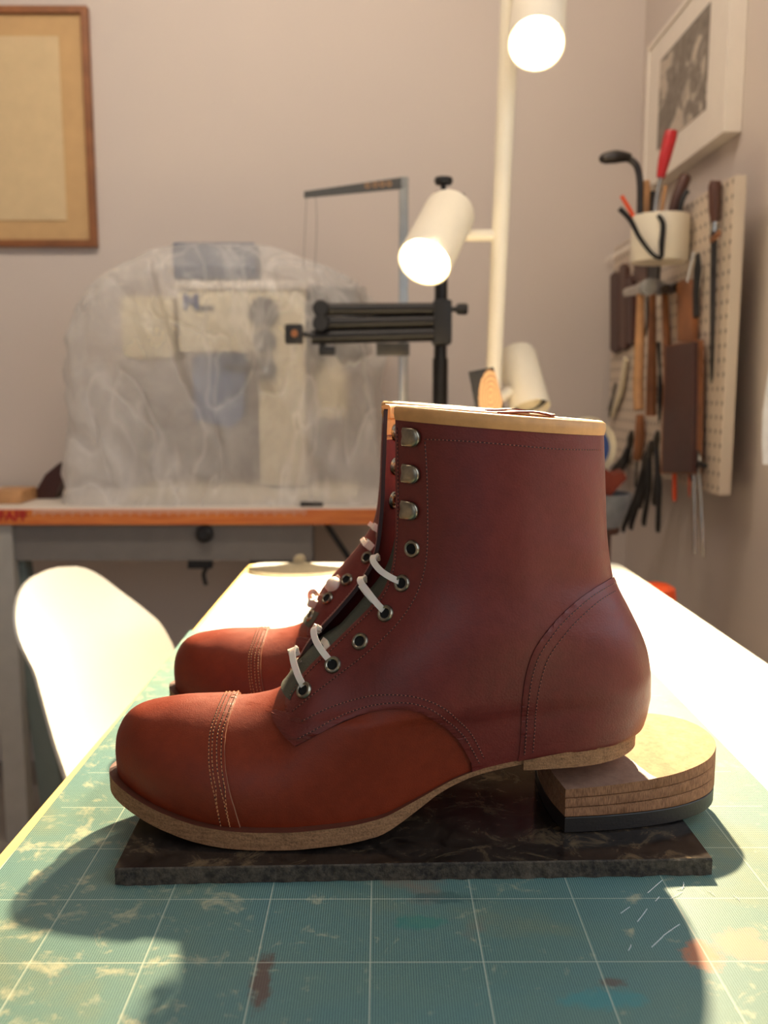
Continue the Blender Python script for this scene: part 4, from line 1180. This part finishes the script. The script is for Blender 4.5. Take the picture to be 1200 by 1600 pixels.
cr = PY(763, 612, CYD); o = root_obj('printed_card', b, cardmat(), (cr.x + .0035, CYD, cr.z - .034), 'tall black card with pale tan swirled oval print behind the boot top', 'card', smooth=False)

# ------------------------------------------------------------------ wall pictures
FY = BY - .022
pf = thing('picture_frame', 'wooden framed pale artwork on the back wall at upper left', 'picture', PY(0, 200, BY - .002))
def rect_frame(bm, x0, x1, z0, z1, w, ya, yb):
    for lo_, hi_ in (((x0, ya, z0), (x0 + w, yb, z1)), ((x1 - w, ya, z0), (x1, yb, z1)), ((x0 + w, ya, z0), (x1 - w, yb, z0 + w)), ((x0 + w, ya, z1 - w), (x1 - w, yb, z1))): box(bm, lo_, hi_, .0015)
X1 = PY(143, 200, FY).x; Z1 = PY(70, 8, FY).z; Z0 = PY(70, 385, FY).z; X0 = X1 - .46
b = BM(); rect_frame(b, X0, X1, Z0, Z1, .017, FY, BY - .001); obj('frame', b, M['framewood'], pf, smooth=False)
b = BM(); box(b, (X0 + .017, FY + .012, Z0 + .017), (X1 - .017, FY + .018, Z1 - .017)); obj('mount_board', b, M['matboard'], pf, smooth=False)
ax1 = PY(96, 200, FY).x; b = BM(); box(b, (X0 + .08, FY + .009, PY(50, 343, FY).z), (ax1, FY + .0118, PY(50, 54, FY).z)); obj('artwork', b, M['paper'], pf, smooth=False)

PXF = .635
pr = thing('picture_frame', 'white boxed frame with grey abstract print high on the right wall', 'picture', (WX - .001, 2.0, .89))
ya, yb, za, zb = 1.745, 2.27, .724, 1.057
b = BM()
for lo_, hi_ in (((PXF, ya, za), (WX - .001, ya + .012, zb)), ((PXF, yb - .012, za), (WX - .001, yb, zb)), ((PXF, ya + .012, za), (WX - .001, yb - .012, za + .012)), ((PXF, ya + .012, zb - .012), (WX - .001, yb - .012, zb))): box(b, lo_, hi_, .001)
obj('frame', b, M['offwhite'], pr, smooth=False)
b = BM(); box(b, (PXF + .004, ya + .012, za + .012), (PXF + .01, yb - .012, zb - .012)); obj('mount_board', b, M['offwhite'], pr, smooth=False)
t = NT('grey abstract print'); co = t.coord(); n1 = t.noise(t.mapping(co, (1, 1, 1)), 9, 5, .6, 1.0); n2 = t.noise(co, 60, 4)
t.set(color=t.mix(.25, t.ramp(n1, [(.44, srgb(112, 102, 92)), (.52, srgb(120, 110, 100)), (.56, srgb(196, 182, 166))]), t.ramp(n2, [(.3, srgb(90, 84, 78)), (.7, srgb(190, 178, 164))])), rough=.6)
b = BM(); box(b, (PXF + .0025, 1.854, .797), (PXF + .0042, 2.168, .993)); obj('print', b, t.m, pr, smooth=False)

# ------------------------------------------------------------------ pegboard and tools
PB = .60
pbm = NT('cream pegboard'); co = pbm.coord(); s = pbm.sep(co)
fy = pbm.math('SUBTRACT', pbm.math('FRACT', pbm.math('MULTIPLY', pbm.math('ADD', s[1], 5), 40)), .5); fz = pbm.math('SUBTRACT', pbm.math('FRACT', pbm.math('MULTIPLY', pbm.math('ADD', s[2], 5), 40)), .5)
hole = pbm.math('LESS_THAN', pbm.math('ADD', pbm.math('MULTIPLY', fy, fy), pbm.math('MULTIPLY', fz, fz)), .035)
pbm.set(color=pbm.mix(hole, srgb(206, 190, 172), srgb(120, 104, 92)), rough=.6)
b = BM(); box(b, (PB, 1.584, .066), (PB + .020, 2.376, .611), .001)
pg = root_obj('pegboard', b, pbm.m, (PB, 1.98, .34), 'cream perforated tool board mounted off the right wall', 'pegboard', smooth=False)
b = BM()
for y in (1.95, 2.30):
    for z in (.09, .585): box(b, (PB + .02, y - .01, z - .01), (WX - .0005, y + .01, z + .01)); obj('standoff', b, M['offwhite'], pg, smooth=False); b = BM()
b.free()
TX = .585   # plane in which tools hang
def tool_point(px, py, x=TX): return PX(px, py, x)
def tool(name, label, cat, parts, group=None):
    """parts: list of (part name, material, [(px,py,r_px)...], flat, x)"""
    (nm0, m0, pts0, fl0, x0) = parts[0]
    P0 = tool_point(pts0[0][0], pts0[0][1], x0)
    root = thing(name, label, cat, P0, group) if len(parts) > 1 else None
    for nm, m_, pts_, fl, x in parts:
        g = BM(); pts_ = [q[:3] for q in pts_]; w = [tool_point(a, c_, x) for a, c_, r in pts_]
        rs = [r * ((p.y + .034) / 1410) for p, (a, c_, r) in zip(w, pts_)]
        tube(g, w, rs, 14, flat=fl, up=(1, 0, 0))
        if root: obj(nm, g, m_, root)
        else: root = root_obj(name, g, m_, P0, label, cat, group)
    return root
# the white pot
pc = Vector((.540, 0, 0)); pp = PX(1031, 375, .540); pr_ = .0545; ztop = PY(1031, 338, pp.y).z; zbt = PY(1031, 410, pp.y).z
pot = BM(); lathe(pot, [(0, 0), (pr_ * .96, 0), (pr_, .004), (pr_, ztop - zbt), (pr_ - .003, ztop - zbt), (pr_ - .003, .004), (0, .004)], (pp.x, pp.y, zbt), (0, 0, 1), 40)
root_obj('tool_pot', pot, M['whitepaint'], (pp.x, pp.y, zbt), 'white cylindrical pot of tools fixed on the pegboard', 'pot', smooth=40)
def pt(px, py, dx=0.0): return PY(px, py, pp.y + dx)
def ptool(name, label, cat, parts):
    root = None
    for nm, m_, pts_, fl in parts:
        g = BM(); w = [pt(a, c_, dx) for a, c_, r, dx in pts_]; rs = [r * ((p.y + .034) / 1410) for p, q_ in zip(w, pts_) for r in [q_[2]]]
        sp = spline(w, 5); rr_ = [rs[min(i // 5, len(rs) - 1)] * (1 - (i % 5) / 5) + rs[min(i // 5 + 1, len(rs) - 1)] * ((i % 5) / 5) for i in range(len(sp))]
        tube(g, sp, rr_, 12, flat=fl)
        if root is None: root = root_obj(name, g, m_, w[0], label, cat) if len(parts) == 1 else thing(name, label, cat, w[0])
        if len(parts) > 1: obj(nm, g, m_, root)
ptool('bent_iron', 'dark bent steel iron with broad foot sticking out of the pot', 'tool', [('shaft', M['darksteel'], [(999, 385, 4, -.01), (1000, 330, 5, -.01), (1000, 285, 5, -.01), (994, 258, 5, -.01), (978, 246, 5, -.01)], 1), ('foot', M['darksteel'], [(985, 246, 7, -.01), (962, 245, 12, -.01), (944, 248, 10, -.01), (938, 252, 4, -.01)], .8)])
ptool('red_screwdriver', 'red handled screwdriver standing in the pot', 'screwdriver', [('shaft', M['steel'], [(1018, 385, 3, 0), (1024, 318, 3, 0), (1032, 275, 3, 0)], 1), ('handle', M['red'], [(1032, 278, 6, 0), (1038, 250, 9, 0), (1047, 215, 10, 0), (1049, 205, 9, 0)], 1)])
ptool('file', 'brown wooden handled file leaning right in the pot', 'file', [('shaft', M['darksteel'], [(1045, 385, 4, .01), (1052, 330, 4, .01)], 1), ('handle', M['wood_dark'], [(1048, 340, 6, .01), (1058, 310, 9, .01), (1070, 280, 9, .01), (1073, 274, 6, .01)], 1)])
ptool('awl', 'small tan handled awl in the pot beside the bent iron', 'awl', [('handle', M['wood_tan'], [(1009, 380, 4, .015), (1010, 330, 5, .015), (1010, 290, 6, .015), (1010, 282, 4, .015)], 1)])
ptool('pencil', 'orange pencil tilting left in the pot', 'pencil', [('pencil', M['orange'], [(1014, 385, 3, .0), (990, 338, 3.2, .0), (971, 306, 3, .0)], 1)])
ptool('marker', 'black marker behind the red handle in the pot', 'marker', [('marker', M['blackplastic'], [(1014, 385, 5, .02), (1018, 330, 7, .02), (1022, 300, 7, .02)], 1)])
ptool('brush', 'slim tan stick between red handle and file in the pot', 'brush', [('brush', M['wood_tan'], [(1028, 385, 2.5, .0), (1034, 330, 3, .0), (1040, 290, 3, .0)], 1)])
ptool('black_punch', 'short black tool at the right rim of the pot', 'tool', [('black_punch', M['blackplastic'], [(1055, 385, 4, -.01), (1064, 320, 4, -.01), (1074, 298, 4, -.01)], 1)])
ptool('nippers', 'dark curved handled pincers hooked over the white pot', 'pliers', [('handle', M['blackmetal'], [(968, 326, 4, -.05), (985, 344, 4, -.055), (1000, 372, 3.5, -.060), (1020, 398, 3, -.060), (1034, 404, 3, -.060)], 1), ('handle', M['blackmetal'], [(1028, 336, 3, -.058), (1036, 350, 4, -.058), (1034, 380, 4.5, -.058), (1034, 402, 3, -.058)], 1)])

tool('sharpening_steel', 'long dark steel rod with brown wooden handle hanging at the near end of the pegboard', 'steel', [('handle', M['wood_dark'], [(1118, 282, 7, TX), (1117, 290, 9.5, TX), (1117, 330, 9, TX), (1117, 347, 6, TX)], 1, TX), ('ferrule', M['steel'], [(1117, 347, 6, TX), (1116, 362, 6, TX)], 1, TX), ('rod', M['darksteel'], [(1116, 362, 5, TX), (1114, 480, 4.5, TX), (1112, 590, 3, TX), (1111, 600, 1, TX)], 1, TX), ('strap', M['wood_brown'], [(1111, 376, 5, TX), (1124, 364, 5, TX)], .5, TX - .004)])
tool('hammer', 'hammer with bright round steel face and tan handle, leftmost on the pegboard', 'hammer', [('handle', M['wood_tan'], [(998, 640, 8, 0), (997, 600, 8, 0), (1000, 520, 7, 0), (1001, 455, 5, 0)], 1, TX - .054), ('head', M['steel'], [(980, 457, 7, 0), (992, 454, 8, 0), (1006, 450, 10, 0), (1015, 448, 13, 0)], 1, TX - .054)])
_h = bpy.data.objects.get('hammer'); g = BM(); c = PX(1011, 449, TX - .058)
lathe(g, [(0, -.001), (.0125, -.001), (.0150, .002), (.0150, .016), (.011, .018), (0, .018)], c, (.1, 1, 0), 24); obj('striking_face', g, M['alu'], _h, smooth=40)
tool('hammer', 'middle hammer with brown handle and dark head', 'hammer', [('handle', M['wood_brown'], [(1017, 650, 8, 0), (1018, 600, 8, 0), (1019, 520, 6, 0), (1020, 455, 5, 0)], 1, TX - .018), ('head', M['darksteel'], [(1012, 452, 10, 0), (1026, 446, 10, 0), (1040, 452, 7, 0)], 1, TX - .018)])
tool('hammer', 'third hammer with reddish handle beside the big strop', 'hammer', [('handle', M['wood_brown'], [(1044, 620, 6, 0), (1042, 540, 6, 0), (1039, 460, 5, 0)], 1, TX + .005), ('head', M['darksteel'], [(1032, 455, 7, 0), (1046, 451, 8, 0), (1058, 449, 7, 0)], 1, TX + .006)])
tool('black_knife', 'black handled knife hanging right of the wooden paddle', 'knife', [('handle', M['blackplastic'], [(1091, 396, 4, 0), (1090, 420, 9, 0), (1087, 460, 7, 0), (1088, 495, 8, 0)], .6, TX), ('loop', M['curtain'], [(1084, 394, 1.5, 0), (1074, 440, 1.5, 0)], 1, TX - .004)])
def slabtool(name, label, cat, quad, th, m_, x, mats2=None):
    g = BM(); w = [PX(a, c_, x) for a, c_ in quad]; prism(g, w, (th, 0, 0)); return root_obj(name, g, m_, w[0], label, cat, smooth=False)
slabtool('wooden_paddle', 'brown wooden paddle above the dark strop', 'paddle', [(1057, 445), (1064, 437), (1074, 437), (1082, 446), (1081, 532), (1058, 534)], .012, M['wood_brown'], TX)
so_ = thing('strop', 'large dark brown leather strop on a pale wood backing', 'strop', PX(1060, 635, TX - .02))
g = BM(); prism(g, [PX(a, c_, TX - .018) for a, c_ in [(1040, 542), (1084, 534), (1081, 738), (1034, 738)]], (.008, 0, 0)); obj('leather_face', g, M['leather_dark'], so_, smooth=False)
g = BM(); prism(g, [PX(a, c_, TX - .0095) for a, c_ in [(1038, 540), (1088, 531), (1085, 741), (1032, 740)]], (.014, 0, 0)); obj('wood_back', g, M['wood_brown'], so_, smooth=False)
for k, (x0_, x1_, y0_, y1_, mm, lb) in enumerate([(953, 966, 425, 552, 'leather_dark', 'dark brown leather sheath at the far end of the pegboard'), (967, 977, 412, 548, 'wood_dark', 'dark wooden handle beside the far leather sheath'), (978, 987, 430, 540, 'leather_dark', 'narrow dark sheath just left of the first hammer')]):
    slabtool('knife_sheath', lb, 'sheath', [(x0_, y0_ + 6), ((x0_ + x1_) / 2, y0_), (x1_, y0_ + 6), (x1_, y1_ - 6), ((x0_ + x1_) / 2, y1_), (x0_, y1_ - 6)], .012, M[mm], TX + .002)
slabtool('brown_leather_piece', 'small red brown leather piece below the pot', 'leather piece', [(990, 412), (1010, 412), (1010, 440), (990, 440)], .006, M['wood_dark'], TX + .006)
slabtool('black_holder', 'black holder block just under the pot', 'holder', [(1011, 414), (1028, 414), (1026, 442), (1011, 442)], .006, M['blackplastic'], TX + .008)
tool('cream_bone_folder', 'pale curved folder hanging at the far lower end of the board', 'bone folder', [('cream_bone_folder', M['cream'], [(978, 560, 8, 0), (970, 610, 9, 0), (956, 650, 5, 0)], .4, TX + .005)])
tool('scissors', 'dark scissors hanging at the far lower end of the pegboard', 'scissors', [('blade', M['darksteel'], [(962, 600, 4, 0), (952, 650, 3, 0)], .5, TX), ('blade', M['steel'], [(958, 615, 3, 0), (950, 640, 3, 0)], .5, TX - .003)])
tool('black_thin_knife', 'thin black knife between the first two hammers', 'knife', [('black_thin_knife', M['blackplastic'], [(1011, 460, 4, 0), (1012, 500, 5, 0), (1008, 525, 3, 0)], .5, TX + .008)])
tool('key_chain', 'dark chain tool hanging between the hammer handles', 'tool', [('key_chain', M['blackmetal'], [(1029, 535, 3, 0), (1031, 580, 2, 0), (1032, 615, 5, 0), (1030, 660, 1.5, 0)], 1, TX - .004)])
tool('skiving_tool', 'olive brown wooden handled tool below the first hammer', 'tool', [('handle', M['wood_brown'], [(1000, 648, 6, 0), (1000, 680, 8, 0), (996, 718, 7, 0)], 1, TX), ('blade', M['darksteel'], [(996, 718, 4, 0), (992, 760, 3, 0)], .5, TX)])
for k, (hx, hy, ends, lb) in enumerate([(985, 690, [(958, 742), (968, 745)], 'black pliers farthest along the lower row'), (1008, 722, [(974, 832), (986, 828)], 'long black handled pincers reaching lowest on the left'),
                                       (1016, 705, [(1000, 795), (1006, 822)], 'black pliers in the middle of the lower row'), (1026, 690, [(1028, 832), (1022, 790)], 'black handled pincers just left of the big strop')]):
    tool('pliers', lb, 'pliers', [('jaw', M['darksteel'], [(hx + 2, hy - 16, 4, 0), (hx, hy - 4, 8, 0), (hx - 1, hy + 10, 6, 0)], .7, TX - .002 * k)] +
         [('handle', M['blackplastic'], [(hx - 1, hy + 4, 5, 0), ((hx + ex_) / 2 + 3, (hy + ey_) / 2, 5.5, 0), (ex_, ey_ - 8, 5, 0), (ex_, ey_, 3.5, 0)], .8, TX - .002 * k) for ex_, ey_ in ends], group=None)
tool('dividers', 'tall silver dividers hanging near the strop', 'dividers', [('joint', M['steel'], [(1085, 698, 6, 0), (1089, 712, 9, 0), (1093, 724, 7, 0)], .6, TX - .004), ('knob', M['blackplastic'], [(1088, 724, 4, 0), (1102, 728, 4, 0)], 1, TX - .006),
                                                                       ('leg', M['steel'], [(1090, 724, 4, 0), (1095, 780, 3.2, 0), (1099, 866, 3.2, 0), (1099, 871, 2, 0)], .8, TX - .004), ('leg', M['steel'], [(1084, 724, 4, 0), (1085, 800, 3.5, 0), (1086, 866, 3.5, 0)], .8, TX - .002)])
tool('orange_handle_tool', 'orange handle poking out below the strop', 'tool', [('orange_handle_tool', M['orange'], [(1054, 730, 5, 0), (1054, 778, 5, 0), (1054, 783, 4, 0)], .7, TX)])
tool('orange_thin_tool', 'thin red orange strip beside the dividers', 'tool', [('orange_thin_tool', M['orange'], [(1077, 740, 2, 0), (1077, 776, 1.5, 0)], .7, TX)])
tool('brown_fob', 'small brown leather fob at the lower right of the strop', 'leather piece', [('brown_fob', M['leather_dark'], [(1078, 734, 5, 0), (1082, 748, 6, 0)], .5, TX)])
for i in range(7):   # pegs along the top left
    p = PX(956 + i * 5.6, 402 - i * 3.2, PB); g = BM(); tube(g, [(PB + .001, p.y, p.z), (PB - .012, p.y, p.z), (PB - .015, p.y, p.z - .012)], .0022, 8)
    root_obj('peg', g, M['offwhite'], p, 'small white pegboard hook, %s from the far end of the top row' % ['first', 'second', 'third', 'fourth', 'fifth', 'sixth', 'seventh'][i], 'hook', 'hooks along the top of the pegboard')

# ------------------------------------------------------------------ post with bowl behind the boot
BYY = 1.62; bc = PY(938, 792, BYY); rb = (986 - 938) * (BYY + .034) / 1410
ztb = PY(938, 822, BYY).z
ps = thing('wooden_post_table', 'dark brown wooden post stand under the grey bowl', 'stand', (bc.x, BYY, FLOOR))
b = BM(); box(b, (PY(932, 850, BYY).x - .02, BYY - .02, FLOOR + .02), (PY(951, 850, BYY).x, BYY + .02, ztb - .012), .003); obj('post', b, M['wood_dark'], ps, smooth=30)
b = BM(); lathe(b, [(0, 0), (.034, 0), (.036, .006), (.034, .012), (0, .012)], (bc.x, BYY, ztb - .012), (0, 0, 1), 30); obj('top', b, M['wood_dark'], ps)
b = BM(); box(b, (bc.x - .12, BYY - .12, FLOOR), (bc.x + .12, BYY + .12, FLOOR + .02), .004); obj('foot', b, M['wood_dark'], ps, smooth=30)
zr = PY(938, 770, BYY).z
b = BM(); lathe(b, [(0, 0), (rb * .62, 0), (rb * .82, (zr - ztb) * .4), (rb * .96, (zr - ztb) * .8), (rb, zr - ztb), (rb - .005, zr - ztb), (rb * .8, (zr - ztb) * .5), (0, .012)], (bc.x, BYY, ztb), (0, 0, 1), 40)
root_obj('bowl', b, M['bowl'], (bc.x, BYY, ztb), 'grey stone bowl behind the boot on the wooden post', 'bowl', smooth=50)
b = BM(); c = PY(958, 752, BYY)
q = [PY(925, 770, BYY), PY(932, 735, BYY), (PY(946, 733, BYY)), PY(958, 742, BYY), PY(975, 738, BYY), PY(980, 748, BYY), PY(966, 762, BYY), PY(955, 775, BYY)]
prism(b, q, (0, .03, .004)); root_obj('leather_scrap', b, M['vamp'], c, 'folded orange tan leather scrap in the grey bowl', 'leather scrap', smooth=30)
b = BM(); c = PY(917, 700, BYY + .07); box(b, (c.x - .003, c.y - .003, zr - .05), (c.x + .003, c.y + .003, c.z)); 
lathe(b, [(0, -.012), (.040, -.012), (.042, -.008), (.042, .008), (.040, .012), (0, .012)], c, (0.2, -1, 0), 36)
o = root_obj('blue_disc', b, M['blue'], c, 'blue round spool disc just behind the top of the front boot heel side', 'spool', smooth=40)
b = BM(); lathe(b, [(.041, 0), (.056, -.002), (.058, .006), (.056, .014), (.041, .012)], c + Vector((0, .012, 0)), (0.2, -1, 0), 36); obj('cream_rim', b, M['cream'], o, smooth=40)

# red bin beyond the table
b = BM(); c = Vector((.356, 1.27, 0)); lathe(b, [(0, 0), (.028, 0), (.030, .73), (.028, .744), (.018, .750), (0, .751)], (c.x + .046, c.y + .02, FLOOR), (0, 0, 1), 30)
root_obj('red_bin', b, M['orange'], (c.x + .046, c.y + .02, FLOOR), 'red orange rounded container just beyond the right edge of the work table', 'container', smooth=40)

# curtain on the window's far side
b = BM(); rows = []
for j in range(31):
    z = .127 + (1.40 - .127) * j / 30; row = []
    for i in range(61):
        y = .98 + (.53 + .012 * math.sin(j * .9) - .010 * j / 30 * 3) * i / 60
        row.append(b.verts.new((WX - .022 + .010 * math.sin(i * .9 + .2 * math.sin(j * .2)) , y, z)))
    rows.append(row)
for j in range(30):
    for i in range(60): b.faces.new((rows[j][i], rows[j][i + 1], rows[j + 1][i + 1], rows[j + 1][i]))
cu = root_obj('curtain', b, M['curtain'], (WX - .02, 1.25, .127), 'white hanging cloth at the right edge against the wall', 'curtain', smooth=80, flip=False)
g = BM(); tube(g, [(WX - .022, .90, 1.402), (WX - .022, 1.56, 1.402)], .006); tube(g, [(WX, 1.55, 1.402), (WX - .022, 1.55, 1.402)], .005); obj('rod', g, M['whitepaint'], cu)
